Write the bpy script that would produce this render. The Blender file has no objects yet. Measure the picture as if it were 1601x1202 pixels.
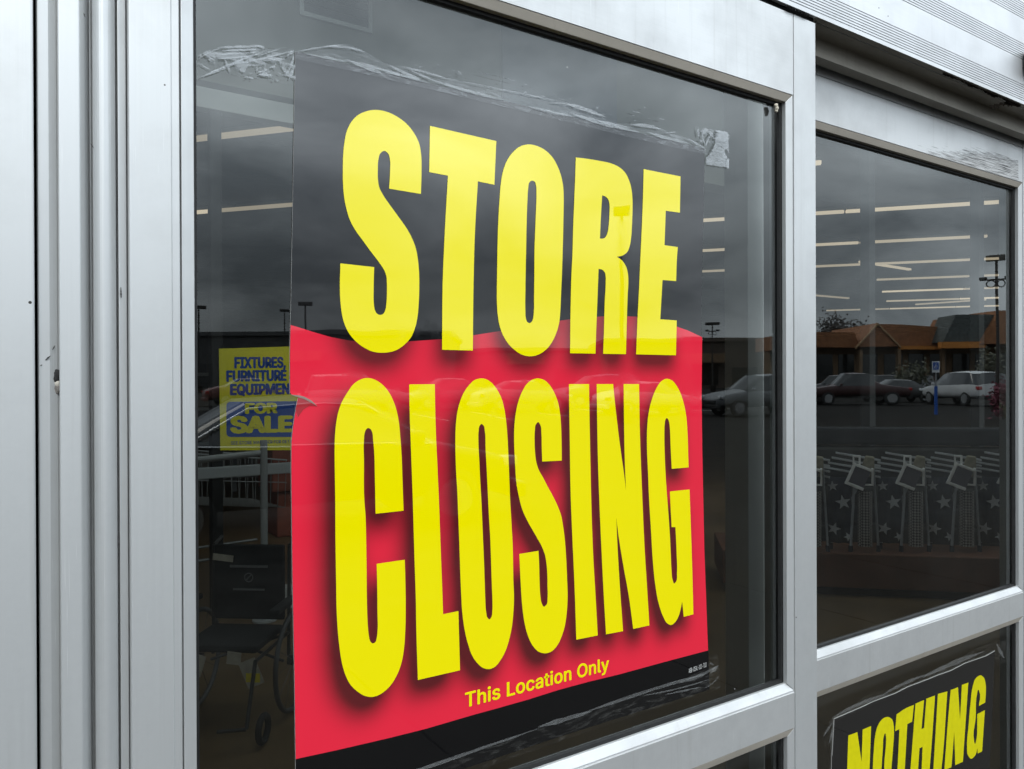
import bpy, bmesh, math, random
import numpy as np
from mathutils import Vector, Matrix
from mathutils.geometry import tessellate_polygon
random.seed(7)
SC = bpy.context.scene
COL = SC.collection
rad = math.radians

# ------------------------------------------------------------------ camera
RW = np.array([[0.83276772, 0.00470975, -0.55360252],
               [-0.55360977, 0.00028901, -0.83277616],
               [-0.00376217, 0.99998887, 0.00284805]])
CAM = np.array([0.0, -1.02, 1.50])
FPX = 1203.0
cd = bpy.data.cameras.new('camera')
co = bpy.data.objects.new('camera', cd)
COL.objects.link(co)
M = Matrix([list(RW[i]) + [CAM[i]] for i in range(3)] + [[0, 0, 0, 1]])
co.matrix_world = M
cd.sensor_fit = 'HORIZONTAL'
cd.sensor_width = 36.0
cd.lens = FPX / 1601.0 * 36.0
cd.clip_start = 0.05
cd.clip_end = 2000
cd.dof.use_dof = False
SC.camera = co

# ------------------------------------------------------------------ world, sun, exposure
SUN_EL, SUN_AZ = rad(47), rad(200)
world = bpy.data.worlds.new('World')
SC.world = world
world.use_nodes = True
wt = world.node_tree
wt.nodes.clear()


def wn(t, **k):
    n = wt.nodes.new(t)
    for a, b in k.items():
        setattr(n, a, b)
    return n


def wmath(op, a, b=None):
    n = wn('ShaderNodeMath', operation=op)
    for i, v in enumerate((a, b)):
        if v is None:
            continue
        if isinstance(v, (int, float)):
            n.inputs[i].default_value = v
        else:
            wt.links.new(v, n.inputs[i])
    return n.outputs[0]


sky = wn('ShaderNodeTexSky', sky_type='NISHITA', sun_disc=False, sun_elevation=SUN_EL, sun_rotation=SUN_AZ)
tc = wn('ShaderNodeTexCoord')
sx = wn('ShaderNodeSeparateXYZ')
wt.links.new(tc.outputs['Generated'], sx.inputs[0])
zc = wmath('MAXIMUM', sx.outputs[2], 0.0)
den = wmath('ADD', zc, 0.30)
cx = wn('ShaderNodeCombineXYZ')
wt.links.new(wmath('DIVIDE', sx.outputs[0], den), cx.inputs[0])
wt.links.new(wmath('DIVIDE', sx.outputs[1], den), cx.inputs[1])
cn = wn('ShaderNodeTexNoise')
cn.inputs['Scale'].default_value = 1.7
cn.inputs['Detail'].default_value = 6
cn.inputs['Roughness'].default_value = 0.52
cn.inputs['Distortion'].default_value = 0.5
wt.links.new(cx.outputs[0], cn.inputs['Vector'])
cr = wn('ShaderNodeValToRGB')
cr.color_ramp.elements[0].position = 0.38
cr.color_ramp.elements[0].color = (0.44, 0.50, 0.555, 1)
cr.color_ramp.elements[1].position = 0.64
cr.color_ramp.elements[1].color = (1.10, 1.21, 1.30, 1)
wt.links.new(cn.outputs['Fac'], cr.inputs['Fac'])
# overcast luminance: three times brighter at the zenith than at the horizon
sm = wn('ShaderNodeMapRange', interpolation_type='SMOOTHSTEP')
sm.inputs['From Min'].default_value = 0.12
sm.inputs['From Max'].default_value = 0.38
sm.inputs['To Min'].default_value = 0.66
sm.inputs['To Max'].default_value = 2.5
wt.links.new(zc, sm.inputs['Value'])
gx = wn('ShaderNodeMapRange', interpolation_type='SMOOTHSTEP')
gx.inputs['From Min'].default_value = 0.55
gx.inputs['From Max'].default_value = 0.97
gx.inputs['To Min'].default_value = 0.0
gx.inputs['To Max'].default_value = 0.62
wt.links.new(sx.outputs[0], gx.inputs['Value'])
gz = wn('ShaderNodeMapRange', interpolation_type='SMOOTHSTEP')
gz.inputs['From Min'].default_value = 0.02
gz.inputs['From Max'].default_value = 0.30
gz.inputs['To Min'].default_value = 1.0
gz.inputs['To Max'].default_value = -0.25
wt.links.new(zc, gz.inputs['Value'])
lum = wmath('MULTIPLY', wmath('ADD', sm.outputs[0], wmath('MULTIPLY', gx.outputs[0], gz.outputs[0])), 10.5)
mu = wn('ShaderNodeMix', data_type='RGBA', blend_type='MULTIPLY')
mu.inputs[0].default_value = 1.0
wt.links.new(cr.outputs['Color'], mu.inputs[6])
cl = wn('ShaderNodeCombineXYZ')
for i in range(3):
    wt.links.new(lum, cl.inputs[i])
wt.links.new(cl.outputs[0], mu.inputs[7])
mx = wn('ShaderNodeMix', data_type='RGBA')
mx.inputs[0].default_value = 0.9
wt.links.new(sky.outputs[0], mx.inputs[6])
wt.links.new(mu.outputs[2], mx.inputs[7])
bg = wn('ShaderNodeBackground')
bg.inputs['Strength'].default_value = 0.1
wt.links.new(mx.outputs[2], bg.inputs['Color'])
wo = wn('ShaderNodeOutputWorld')
wt.links.new(bg.outputs[0], wo.inputs[0])

sl = bpy.data.lights.new('sun', 'SUN')
sl.energy = 1.4
sl.angle = rad(25)
sl.color = (1.0, 0.97, 0.91)
so = bpy.data.objects.new('sun', sl)
COL.objects.link(so)
so.rotation_euler = (rad(90) - SUN_EL, 0, rad(-22))
so.location = (-3, -8, 12)

SC.view_settings.view_transform = 'Standard'
SC.view_settings.look = 'None'
SC.view_settings.exposure = 0.0
SC.view_settings.gamma = 1.0
SC.render.engine = 'CYCLES'
SC.cycles.use_denoising = True
SC.cycles.max_bounces = 10
SC.cycles.transparent_max_bounces = 24
SC.cycles.glossy_bounces = 5
SC.cycles.caustics_reflective = False
SC.cycles.caustics_refractive = False
SC.cycles.sample_clamp_indirect = 4.0

# ------------------------------------------------------------------ helpers


def D(px, py):
    c = np.array([(px - 800.5) / FPX, (601 - py) / FPX, -1.0])
    return RW @ c


def P(px, py, y):
    """point of the plane y = const that the photograph shows at a pixel"""
    d = D(px, py)
    t = (y - CAM[1]) / d[1]
    return CAM + t * d


def XA(px, y, row=600):
    return float(P(px, row, y)[0])


def ZA(px, py, y):
    return float(P(px, py, y)[2])


def mirror(px, t, plane=0.0):
    """ground position (x, y) of a thing whose image the glass shows at column px, t metres off along the line of sight"""
    d = D(px, 600)
    p = CAM + t * d
    return float(p[0]), float(2 * plane - p[1])


def link(o, parent=None):
    COL.objects.link(o)
    if parent is not None:
        o.parent = parent
    return o


def tag(o, label=None, cat=None, group=None, kind=None):
    if label:
        o['label'] = label
    if cat:
        o['category'] = cat
    if group:
        o['group'] = group
    if kind:
        o['kind'] = kind
    return o


def empty(name, loc, rz=0.0, label=None, cat=None, group=None):
    o = bpy.data.objects.new(name, None)
    link(o)
    o.location = loc
    o.rotation_euler = (0, 0, rz)
    o.empty_display_size = 0.1
    return tag(o, label, cat, group)


def pydata(name, V, F, mats, parent=None, smooth=False, mi=None):
    me = bpy.data.meshes.new(name)
    me.from_pydata([tuple(map(float, v)) for v in V], [], [tuple(f) for f in F])
    if not isinstance(mats, (list, tuple)):
        mats = [mats]
    for m in mats:
        me.materials.append(m)
    if mi is not None:
        for p, k in zip(me.polygons, mi):
            p.material_index = k
    if smooth:
        for p in me.polygons:
            p.use_smooth = True
    me.update()
    o = bpy.data.objects.new(name, me)
    if parent is not None:       # vertices are world coordinates; keep them where they are
        link(o, parent)
        o.matrix_parent_inverse = Matrix.Translation(-Vector(parent.location)) if parent.rotation_euler.z == 0 and parent.parent is None else parent.matrix_world.inverted()
    else:
        link(o)
    return o


def local(name, bm, mat, parent=None, smooth=False):
    """bmesh given in the parent's own coordinates"""
    me = bpy.data.meshes.new(name)
    bm.normal_update()
    bm.to_mesh(me)
    bm.free()
    mats = mat if isinstance(mat, (list, tuple)) else [mat]
    for m in mats:
        me.materials.append(m)
    if smooth:
        for p in me.polygons:
            p.use_smooth = True
    o = bpy.data.objects.new(name, me)
    link(o, parent)
    return o


def bbox(bm, lo, hi, bevel=0.0, mi=0):
    r = bmesh.ops.create_cube(bm, size=1.0)
    vs = r['verts']
    lo, hi = Vector(lo), Vector(hi)
    for v in vs:
        v.co = Vector((lo[i] + (v.co[i] + 0.5) * (hi[i] - lo[i]) for i in range(3)))
    fs = set(f for v in vs for f in v.link_faces)
    for f in fs:
        f.material_index = mi
    if bevel > 0:
        es = set(e for v in vs for e in v.link_edges)
        r2 = bmesh.ops.bevel(bm, geom=list(es), offset=bevel, segments=2, affect='EDGES', profile=0.6)
        for f in r2['faces']:
            f.material_index = mi
    return vs


def tube(bm, a, b, r, n=10, r2=None, mi=0):
    a, b = Vector(a), Vector(b)
    d = b - a
    L = d.length
    q = d.to_track_quat('Z', 'Y').to_matrix().to_4x4()
    res = bmesh.ops.create_cone(bm, cap_ends=True, segments=n, radius1=r, radius2=r if r2 is None else r2, depth=L,
                                matrix=Matrix.Translation((a + b) / 2) @ q)
    for v in res['verts']:
        for f in v.link_faces:
            f.material_index = mi
    return res['verts']


def ring(bm, c, R, r, axis='Y', n=28, m=8, mi=0):
    """torus"""
    rows = []
    for i in range(n):
        a = 2 * math.pi * i / n
        row = []
        for j in range(m):
            b = 2 * math.pi * j / m
            q = R + r * math.cos(b)
            p = (q * math.cos(a), r * math.sin(b), q * math.sin(a)) if axis == 'Y' else (r * math.sin(b), q * math.cos(a), q * math.sin(a))
            row.append(bm.verts.new((p[0] + c[0], p[1] + c[1], p[2] + c[2])))
        rows.append(row)
    for i in range(n):
        for j in range(m):
            f = bm.faces.new((rows[i][j], rows[(i + 1) % n][j], rows[(i + 1) % n][(j + 1) % m], rows[i][(j + 1) % m]))
            f.material_index = mi


def prism_x(name, prof, x0, x1, mat, parent=None, smooth=False, taper=0.0):
    """closed (y, z) profile pushed along x; taper = mitre of the ends (x shift per metre of the second argument's z offset)"""
    n = len(prof)
    V = [(x0, y, z) for y, z in prof] + [(x1, y, z) for y, z in prof]
    F = [(i, (i + 1) % n, n + (i + 1) % n, n + i) for i in range(n)]
    F += [tuple(range(n))[::-1], tuple(range(n, 2 * n))]
    o = pydata(name, V, F, mat, parent, smooth)
    fixn(o)
    return o


def prism_z(name, prof, z0, z1, mat, parent=None, smooth=False):
    n = len(prof)
    V = [(x, y, z0) for x, y in prof] + [(x, y, z1) for x, y in prof]
    F = [(i, (i + 1) % n, n + (i + 1) % n, n + i) for i in range(n)]
    F += [tuple(range(n))[::-1], tuple(range(n, 2 * n))]
    o = pydata(name, V, F, mat, parent, smooth)
    fixn(o)
    return o


def fixn(o):
    bm = bmesh.new()
    bm.from_mesh(o.data)
    bmesh.ops.recalc_face_normals(bm, faces=bm.faces)
    bm.to_mesh(o.data)
    bm.free()


def soften(o, w=0.0012, seg=2):
    m = o.modifiers.new('bevel', 'BEVEL')
    m.width = w
    m.segments = seg
    m.limit_method = 'ANGLE'
    m.angle_limit = rad(30)
    return o


# ------------------------------------------------------------------ materials
def newmat(name):
    m = bpy.data.materials.new(name)
    m.use_nodes = True
    return m, m.node_tree, m.node_tree.nodes['Principled BSDF']


def simple(name, col, rough=0.6, metal=0.0, spec=0.5, vary=0.0, scale=8.0, bump=0.0, coat=0.0, coat_ior=1.5):
    m, t, b = newmat(name)
    b.inputs['Base Color'].default_value = (*col, 1)
    b.inputs['Roughness'].default_value = rough
    b.inputs['Metallic'].default_value = metal
    b.inputs['Specular IOR Level'].default_value = spec
    b.inputs['Coat Weight'].default_value = coat
    b.inputs['Coat Roughness'].default_value = 0.012
    b.inputs['Coat IOR'].default_value = coat_ior
    if vary or bump:
        tc = t.nodes.new('ShaderNodeTexCoord')
        n = t.nodes.new('ShaderNodeTexNoise')
        n.inputs['Scale'].default_value = scale
        n.inputs['Detail'].default_value = 6
        t.links.new(tc.outputs['Object'], n.inputs['Vector'])
        if vary:
            r = t.nodes.new('ShaderNodeValToRGB')
            r.color_ramp.elements[0].position = 0.3
            r.color_ramp.elements[1].position = 0.7
            r.color_ramp.elements[0].color = (*[c * (1 - vary) for c in col], 1)
            r.color_ramp.elements[1].color = (*[min(1, c * (1 + vary)) for c in col], 1)
            t.links.new(n.outputs['Fac'], r.inputs['Fac'])
            t.links.new(r.outputs['Color'], b.inputs['Base Color'])
        if bump:
            bp = t.nodes.new('ShaderNodeBump')
            bp.inputs['Strength'].default_value = bump
            bp.inputs['Distance'].default_value = 0.01
            t.links.new(n.outputs['Fac'], bp.inputs['Height'])
            t.links.new(bp.outputs['Normal'], b.inputs['Normal'])
    return m


def glow(name, col, s):
    m, t, b = newmat(name)
    b.inputs['Base Color'].default_value = (*col, 1)
    b.inputs['Emission Color'].default_value = (*col, 1)
    b.inputs['Emission Strength'].default_value = s
    return m


def aluminium(name, base, rough, metal, stretch, dirt=1.0):
    """satin anodised aluminium: fine grain along the extrusion, dark specks, faint drip stains, hairline scratches"""
    m, t, b = newmat(name)
    L = t.links

    def N(ty, **k):
        n = t.nodes.new(ty)
        for q, v in k.items():
            setattr(n, q, v)
        return n

    def noise(vec, scale, detail, rgh=0.5):
        n = N('ShaderNodeTexNoise')
        n.inputs['Scale'].default_value = scale
        n.inputs['Detail'].default_value = detail
        n.inputs['Roughness'].default_value = rgh
        L.new(vec, n.inputs['Vector'])
        return n.outputs['Fac']

    def mapping(sc, rot=(0, 0, 0)):
        mp = N('ShaderNodeMapping')
        mp.inputs['Scale'].default_value = sc
        mp.inputs['Rotation'].default_value = rot
        L.new(tc.outputs['Object'], mp.inputs['Vector'])
        return mp.outputs[0]

    def rng(v, a, b_, c, d):
        r = N('ShaderNodeMapRange')
        r.inputs['From Min'].default_value, r.inputs['From Max'].default_value = a, b_
        r.inputs['To Min'].default_value, r.inputs['To Max'].default_value = c, d
        L.new(v, r.inputs['Value'])
        return r.outputs[0]

    def ma(op, a, b_):
        n = N('ShaderNodeMath', operation=op)
        for i, v in enumerate((a, b_)):
            if isinstance(v, (int, float)):
                n.inputs[i].default_value = v
            else:
                L.new(v, n.inputs[i])
        return n.outputs[0]

    def mixc(f, c1, c2):
        n = N('ShaderNodeMix', data_type='RGBA')
        L.new(f, n.inputs[0])
        if isinstance(c1, tuple):
            n.inputs[6].default_value = (*c1, 1)
        else:
            L.new(c1, n.inputs[6])
        n.inputs[7].default_value = (*c2, 1)
        return n.outputs[2]

    tc = N('ShaderNodeTexCoord')
    grain = noise(mapping(stretch), 1.0, 3)
    cloud = noise(tc.outputs['Object'], 4.0, 8, 0.65)
    drips = noise(mapping((55, 55, 1.6)), 1.0, 4, 0.6)
    col = mixc(rng(cloud, 0.42, 0.72, 0.0, 0.85 * min(dirt, 1.3)), base, tuple(c * 0.82 for c in base))
    col = mixc(rng(drips, 0.58, 0.78, 0.0, 0.26 * min(dirt, 1.4)), col, (base[0] * 0.66, base[1] * 0.64, base[2] * 0.60))
    scr = noise(mapping((900, 900, 14), (0, rad(9), 0)), 1.0, 2)
    gate = noise(tc.outputs['Object'], 7.0, 2)
    sc_ = ma('MULTIPLY', rng(scr, 0.68, 0.76, 0.0, 1.0), rng(gate, 0.50, 0.60, 0.0, 1.0))
    col = mixc(sc_, col, tuple(min(1, c * 1.18) for c in base))
    for vs, lim, keep in ((30.0, 0.050, 0.80), (9.0, 0.022, 0.72)):
        vo = N('ShaderNodeTexVoronoi')
        vo.inputs['Scale'].default_value = vs
        L.new(mapping((1, 0.02, 1)), vo.inputs['Vector'])
        sep = N('ShaderNodeSeparateColor')
        L.new(vo.outputs['Color'], sep.inputs[0])
        hit = ma('MULTIPLY', ma('LESS_THAN', vo.outputs['Distance'], ma('MULTIPLY', sep.outputs[1], lim)), ma('GREATER_THAN', sep.outputs[0], keep))
        col = mixc(hit, col, (0.05, 0.045, 0.04))
    L.new(col, b.inputs['Base Color'])
    L.new(ma('ADD', rng(grain, 0, 1, rough - 0.06, rough + 0.05), rng(cloud, 0.4, 0.75, -0.04, 0.10)), b.inputs['Roughness'])
    b.inputs['Metallic'].default_value = metal
    bp = N('ShaderNodeBump')
    bp.inputs['Strength'].default_value = 0.07
    bp.inputs['Distance'].default_value = 0.002
    L.new(grain, bp.inputs['Height'])
    L.new(bp.outputs['Normal'], b.inputs['Normal'])
    return m


ALU_V = aluminium('aluminium_upright', (0.68, 0.692, 0.69), 0.46, 0.57, (260, 260, 3.0))
ALU_H = aluminium('aluminium_level', (0.68, 0.688, 0.685), 0.46, 0.55, (3.0, 260, 260), 1.3)
ALU_HEAD = aluminium('aluminium_header', (0.68, 0.69, 0.70), 0.46, 0.55, (3.0, 260, 260), 0.6)
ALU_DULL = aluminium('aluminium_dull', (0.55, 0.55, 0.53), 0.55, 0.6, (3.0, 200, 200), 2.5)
UNDER = aluminium('brown_soffit', (0.36, 0.33, 0.28), 0.6, 0.2, (3.0, 120, 120), 3.0)
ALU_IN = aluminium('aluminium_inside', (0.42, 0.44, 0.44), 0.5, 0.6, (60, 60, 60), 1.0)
BEAD_TOP = aluminium('bead_ground_tint', (0.46, 0.42, 0.36), 0.6, 0.15, (3.0, 160, 160), 1.6)  # tan paints the ground's reflection into the top beads
GASKET = simple('rubber_gasket', (0.012, 0.012, 0.012), 0.55, vary=0.4, scale=60)
BLACK = simple('black_gap', (0.004, 0.004, 0.004), 0.9, spec=0.1)


def pane_glass(name, tint, grime=1.0):
    """one sheet of tinted glass: both faces' reflections at once, clear behind, a few dried drops and grime at the surface"""
    m = bpy.data.materials.new(name)
    m.use_nodes = True
    t = m.node_tree
    t.nodes.clear()
    L = t.links
    out = t.nodes.new('ShaderNodeOutputMaterial')
    tr = t.nodes.new('ShaderNodeBsdfTransparent')
    tr.inputs[0].default_value = (*tint, 1)
    gl = t.nodes.new('ShaderNodeBsdfGlossy')
    gl.inputs['Color'].default_value = (0.97, 1.0, 0.99, 1)
    gl.inputs['Roughness'].default_value = 0.0
    fr = t.nodes.new('ShaderNodeFresnel')
    fr.inputs['IOR'].default_value = 1.9
    k = t.nodes.new('ShaderNodeMath')
    k.operation = 'MULTIPLY'
    k.inputs[1].default_value = 1.0
    k.use_clamp = True
    L.new(fr.outputs[0], k.inputs[0])
    mx = t.nodes.new('ShaderNodeMixShader')
    L.new(k.outputs[0], mx.inputs[0])
    L.new(tr.outputs[0], mx.inputs[1])
    L.new(gl.outputs[0], mx.inputs[2])
    # dried drops
    tc = t.nodes.new('ShaderNodeTexCoord')
    vo = t.nodes.new('ShaderNodeTexVoronoi')
    vo.inputs['Scale'].default_value = 34.0
    mpv = t.nodes.new('ShaderNodeMapping')
    mpv.inputs['Scale'].default_value = (1, 0.02, 1)
    L.new(tc.outputs['Object'], mpv.inputs['Vector'])
    L.new(mpv.outputs[0], vo.inputs['Vector'])
    sep = t.nodes.new('ShaderNodeSeparateColor')
    L.new(vo.outputs['Color'], sep.inputs[0])
    thr = t.nodes.new('ShaderNodeMath')
    thr.operation = 'MULTIPLY'
    thr.inputs[1].default_value = 0.055
    L.new(sep.outputs[1], thr.inputs[0])
    a = t.nodes.new('ShaderNodeMath')
    a.operation = 'LESS_THAN'
    L.new(vo.outputs['Distance'], a.inputs[0])
    L.new(thr.outputs[0], a.inputs[1])
    c = t.nodes.new('ShaderNodeMath')
    c.operation = 'GREATER_THAN'
    c.inputs[1].default_value = 0.88
    L.new(sep.outputs[0], c.inputs[0])
    e = t.nodes.new('ShaderNodeMath')
    e.operation = 'MULTIPLY'
    L.new(a.outputs[0], e.inputs[0])
    L.new(c.outputs[0], e.inputs[1])
    e2 = t.nodes.new('ShaderNodeMath')
    e2.operation = 'MULTIPLY'
    e2.inputs[1].default_value = 0.45 * grime
    L.new(e.outputs[0], e2.inputs[0])
    ns = t.nodes.new('ShaderNodeTexNoise')
    ns.inputs['Scale'].default_value = 3.0
    ns.inputs['Detail'].default_value = 9
    ns.inputs['Roughness'].default_value = 0.7
    L.new(tc.outputs['Object'], ns.inputs['Vector'])
    mr = t.nodes.new('ShaderNodeMapRange')
    mr.inputs['From Min'].default_value = 0.45
    mr.inputs['From Max'].default_value = 0.8
    mr.inputs['To Min'].default_value = 0.001
    mr.inputs['To Max'].default_value = 0.014 * grime
    L.new(ns.outputs['Fac'], mr.inputs['Value'])
    ad = t.nodes.new('ShaderNodeMath')
    ad.operation = 'ADD'
    ad.use_clamp = True
    L.new(e2.outputs[0], ad.inputs[0])
    L.new(mr.outputs[0], ad.inputs[1])
    # dust that gathers along the rubber
    sg_ = t.nodes.new('ShaderNodeSeparateXYZ')
    L.new(tc.outputs['Generated'], sg_.inputs[0])

    def mm(op, a_, b_):
        n_ = t.nodes.new('ShaderNodeMath')
        n_.operation = op
        for i_, v_ in enumerate((a_, b_)):
            if isinstance(v_, (int, float)):
                n_.inputs[i_].default_value = v_
            else:
                L.new(v_, n_.inputs[i_])
        return n_.outputs[0]
    ed = mm('MINIMUM', mm('SUBTRACT', 1.0, sg_.outputs[2]), mm('ADD', 0.086, mm('MINIMUM', mm('MINIMUM', sg_.outputs[0], mm('SUBTRACT', 1.0, sg_.outputs[0])), sg_.outputs[2])))
    n3 = t.nodes.new('ShaderNodeTexNoise')
    n3.inputs['Scale'].default_value = 22.0
    n3.inputs['Detail'].default_value = 8
    n3.inputs['Roughness'].default_value = 0.7
    L.new(tc.outputs['Object'], n3.inputs['Vector'])
    er = t.nodes.new('ShaderNodeMapRange')
    er.inputs['From Min'].default_value = 0.0
    er.inputs['From Max'].default_value = 0.10
    er.inputs['To Min'].default_value = 0.15 * grime
    er.inputs['To Max'].default_value = 0.0
    L.new(ed, er.inputs['Value'])
    dust = mm('MULTIPLY', er.outputs[0], n3.outputs['Fac'])
    ad2 = t.nodes.new('ShaderNodeMath')
    ad2.operation = 'ADD'
    ad2.use_clamp = True
    L.new(ad.outputs[0], ad2.inputs[0])
    L.new(dust, ad2.inputs[1])
    ad = ad2
    bpn = t.nodes.new('ShaderNodeTexNoise')
    bpn.inputs['Scale'].default_value = 2.2
    bpn.inputs['Detail'].default_value = 1
    L.new(tc.outputs['Object'], bpn.inputs['Vector'])
    bp_ = t.nodes.new('ShaderNodeBump')
    bp_.inputs['Strength'].default_value = 0.06
    bp_.inputs['Distance'].default_value = 0.01
    L.new(bpn.outputs['Fac'], bp_.inputs['Height'])
    L.new(bp_.outputs['Normal'], gl.inputs['Normal'])
    df = t.nodes.new('ShaderNodeBsdfDiffuse')
    df.inputs[0].default_value = (0.62, 0.64, 0.62, 1)
    m2 = t.nodes.new('ShaderNodeMixShader')
    L.new(ad.outputs[0], m2.inputs[0])
    L.new(mx.outputs[0], m2.inputs[1])
    L.new(df.outputs[0], m2.inputs[2])
    L.new(m2.outputs[0], out.inputs[0])
    return m


GLASS = pane_glass('door_glass', (0.62, 0.64, 0.61))
CLEAR = bpy.data.materials.new('glass_back')
CLEAR.use_nodes = True
CLEAR.node_tree.nodes.clear()
_o = CLEAR.node_tree.nodes.new('ShaderNodeOutputMaterial')
_t = CLEAR.node_tree.nodes.new('ShaderNodeBsdfTransparent')
_t.inputs[0].default_value = (0.98, 1, 0.98, 1)
CLEAR.node_tree.links.new(_t.outputs[0], _o.inputs[0])
GLASS_EDGE = simple('glass_edge', (0.06, 0.11, 0.09), 0.2)

COAT = dict(coat=1.0, coat_ior=1.85, spec=0.0, rough=0.6)
INK_BLACK = simple('poster_black', (0.006, 0.006, 0.0065), **COAT)
INK_YELLOW = simple('poster_yellow', (0.94, 0.82, 0.0), **COAT)
INK_WHITE = simple('poster_white', (0.75, 0.75, 0.73), **COAT)
PAPER_EDGE = simple('poster_paper_edge', (0.7, 0.7, 0.68), 0.8)
INK_TEAR_SHADE = simple('poster_tear_shade', (0.30, 0.22, 0.19), 0.9)


def ripple(m):
    """the laminated sheet is not quite flat: its gloss wanders"""
    t = m.node_tree
    b = t.nodes['Principled BSDF']
    tc = t.nodes.new('ShaderNodeTexCoord')
    mp = t.nodes.new('ShaderNodeMapping')
    mp.inputs['Scale'].default_value = (1.0, 1.0, 2.2)
    t.links.new(tc.outputs['Object'], mp.inputs['Vector'])
    n = t.nodes.new('ShaderNodeTexNoise')
    n.inputs['Scale'].default_value = 4.5
    n.inputs['Detail'].default_value = 2
    t.links.new(mp.outputs[0], n.inputs['Vector'])
    bp = t.nodes.new('ShaderNodeBump')
    bp.inputs['Strength'].default_value = 0.014
    bp.inputs['Distance'].default_value = 0.012
    t.links.new(n.outputs['Fac'], bp.inputs['Height'])
    t.links.new(bp.outputs['Normal'], b.inputs['Coat Normal'])
    # dull smears in the laminate
    n2 = t.nodes.new('ShaderNodeTexNoise')
    n2.inputs['Scale'].default_value = 9
    n2.inputs['Detail'].default_value = 9
    n2.inputs['Roughness'].default_value = 0.72
    t.links.new(tc.outputs['Object'], n2.inputs['Vector'])
    r = t.nodes.new('ShaderNodeMapRange')
    r.inputs['From Min'].default_value = 0.52
    r.inputs['From Max'].default_value = 0.75
    r.inputs['To Min'].default_value = 0.012
    r.inputs['To Max'].default_value = 0.16
    t.links.new(n2.outputs['Fac'], r.inputs['Value'])
    t.links.new(r.outputs[0], b.inputs['Coat Roughness'])
    return m


for m_ in (INK_BLACK, INK_YELLOW):
    ripple(m_)


def red_print():
    m = simple('poster_red', (0.66, 0.024, 0.048), **COAT)
    t = m.node_tree
    b = t.nodes['Principled BSDF']
    at = t.nodes.new('ShaderNodeVertexColor')
    at.layer_name = 'print'
    t.links.new(at.outputs['Color'], b.inputs['Base Color'])
    return ripple(m)


INK_RED = red_print()


def tape_mat(name, amount, col=(0.62, 0.66, 0.69), scale=30.0, stretch=(1, 1, 4), lo=0.52, hi=0.66, base=0.05):
    """clear packing tape: mostly transparent, milky where the adhesive lets go"""
    m = bpy.data.materials.new(name)
    m.use_nodes = True
    t = m.node_tree
    t.nodes.clear()
    L = t.links
    out = t.nodes.new('ShaderNodeOutputMaterial')
    tr = t.nodes.new('ShaderNodeBsdfTransparent')
    b = t.nodes.new('ShaderNodeBsdfPrincipled')
    b.inputs['Base Color'].default_value = (*col, 1)
    b.inputs['Roughness'].default_value = 0.25
    tc = t.nodes.new('ShaderNodeTexCoord')
    mp = t.nodes.new('ShaderNodeMapping')
    mp.inputs['Scale'].default_value = stretch
    mp.inputs['Rotation'].default_value = (0, rad(8), 0)
    L.new(tc.outputs['Object'], mp.inputs['Vector'])
    n = t.nodes.new('ShaderNodeTexNoise')
    n.inputs['Scale'].default_value = scale
    n.inputs['Detail'].default_value = 5
    n.inputs['Distortion'].default_value = 1.2
    L.new(mp.outputs[0], n.inputs['Vector'])
    r = t.nodes.new('ShaderNodeMapRange')
    r.inputs['From Min'].default_value = lo
    r.inputs['From Max'].default_value = hi
    r.inputs['To Min'].default_value = base
    r.inputs['To Max'].default_value = amount
    L.new(n.outputs['Fac'], r.inputs['Value'])
    mx = t.nodes.new('ShaderNodeMixShader')
    L.new(r.outputs[0], mx.inputs[0])
    L.new(tr.outputs[0], mx.inputs[1])
    L.new(b.outputs[0], mx.inputs[2])
    L.new(mx.outputs[0], out.inputs[0])
    return m


TAPE = tape_mat('packing_tape', 0.24, base=0.075)
TAPE_CRUMPLED = tape_mat('crumpled_tape', 0.42, scale=26, stretch=(1, 1, 2.2), lo=0.50, hi=0.58, base=0.02)
TAPE_STREAK = tape_mat('milky_tape_fold', 0.46, scale=60, stretch=(1, 1, 6), lo=0.35, hi=0.6, base=0.22)
TAPE_DIM = tape_mat('clear_tape_dim', 0.06, col=(0.5, 0.5, 0.47), scale=24, base=0.008)
TAPE_DIM_STREAK = tape_mat('dull_tape_fold', 0.16, col=(0.6, 0.62, 0.62), scale=50, lo=0.3, hi=0.6, base=0.09)


# ------------------------------------------------------------------ the setting outside
def lotz(x, y):
    """the car park climbs gently away from the kerb"""
    d = max(0.0, -y - 5.0)
    return -0.13 + 0.012 * d


ASPH = simple('asphalt', (0.026, 0.025, 0.023), 0.95, spec=0.06, vary=0.35, scale=3.0, bump=0.3)
CONC = simple('concrete', (0.022, 0.0195, 0.016), 0.9, spec=0.08, vary=0.18, scale=2.5, bump=0.2)
PAINTW = simple('road_paint', (0.6, 0.6, 0.57), 0.7, vary=0.15, scale=12)

V, F = [], []
ys = [-2.9, -5.0, -20, -60, -140, -900]
xs = [-900, -60, 0, 60, 160, 900]
for y in ys:
    for x in xs:
        V.append((x, y, lotz(x, y) if y > -140.5 else lotz(x, -140)))
for j in range(len(ys) - 1):
    for i in range(len(xs) - 1):
        a = j * len(xs) + i
        F.append((a, a + 1, a + 1 + len(xs), a + len(xs)))
o = pydata('car_park_ground', V, F, ASPH)
tag(o, kind='structure')
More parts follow.
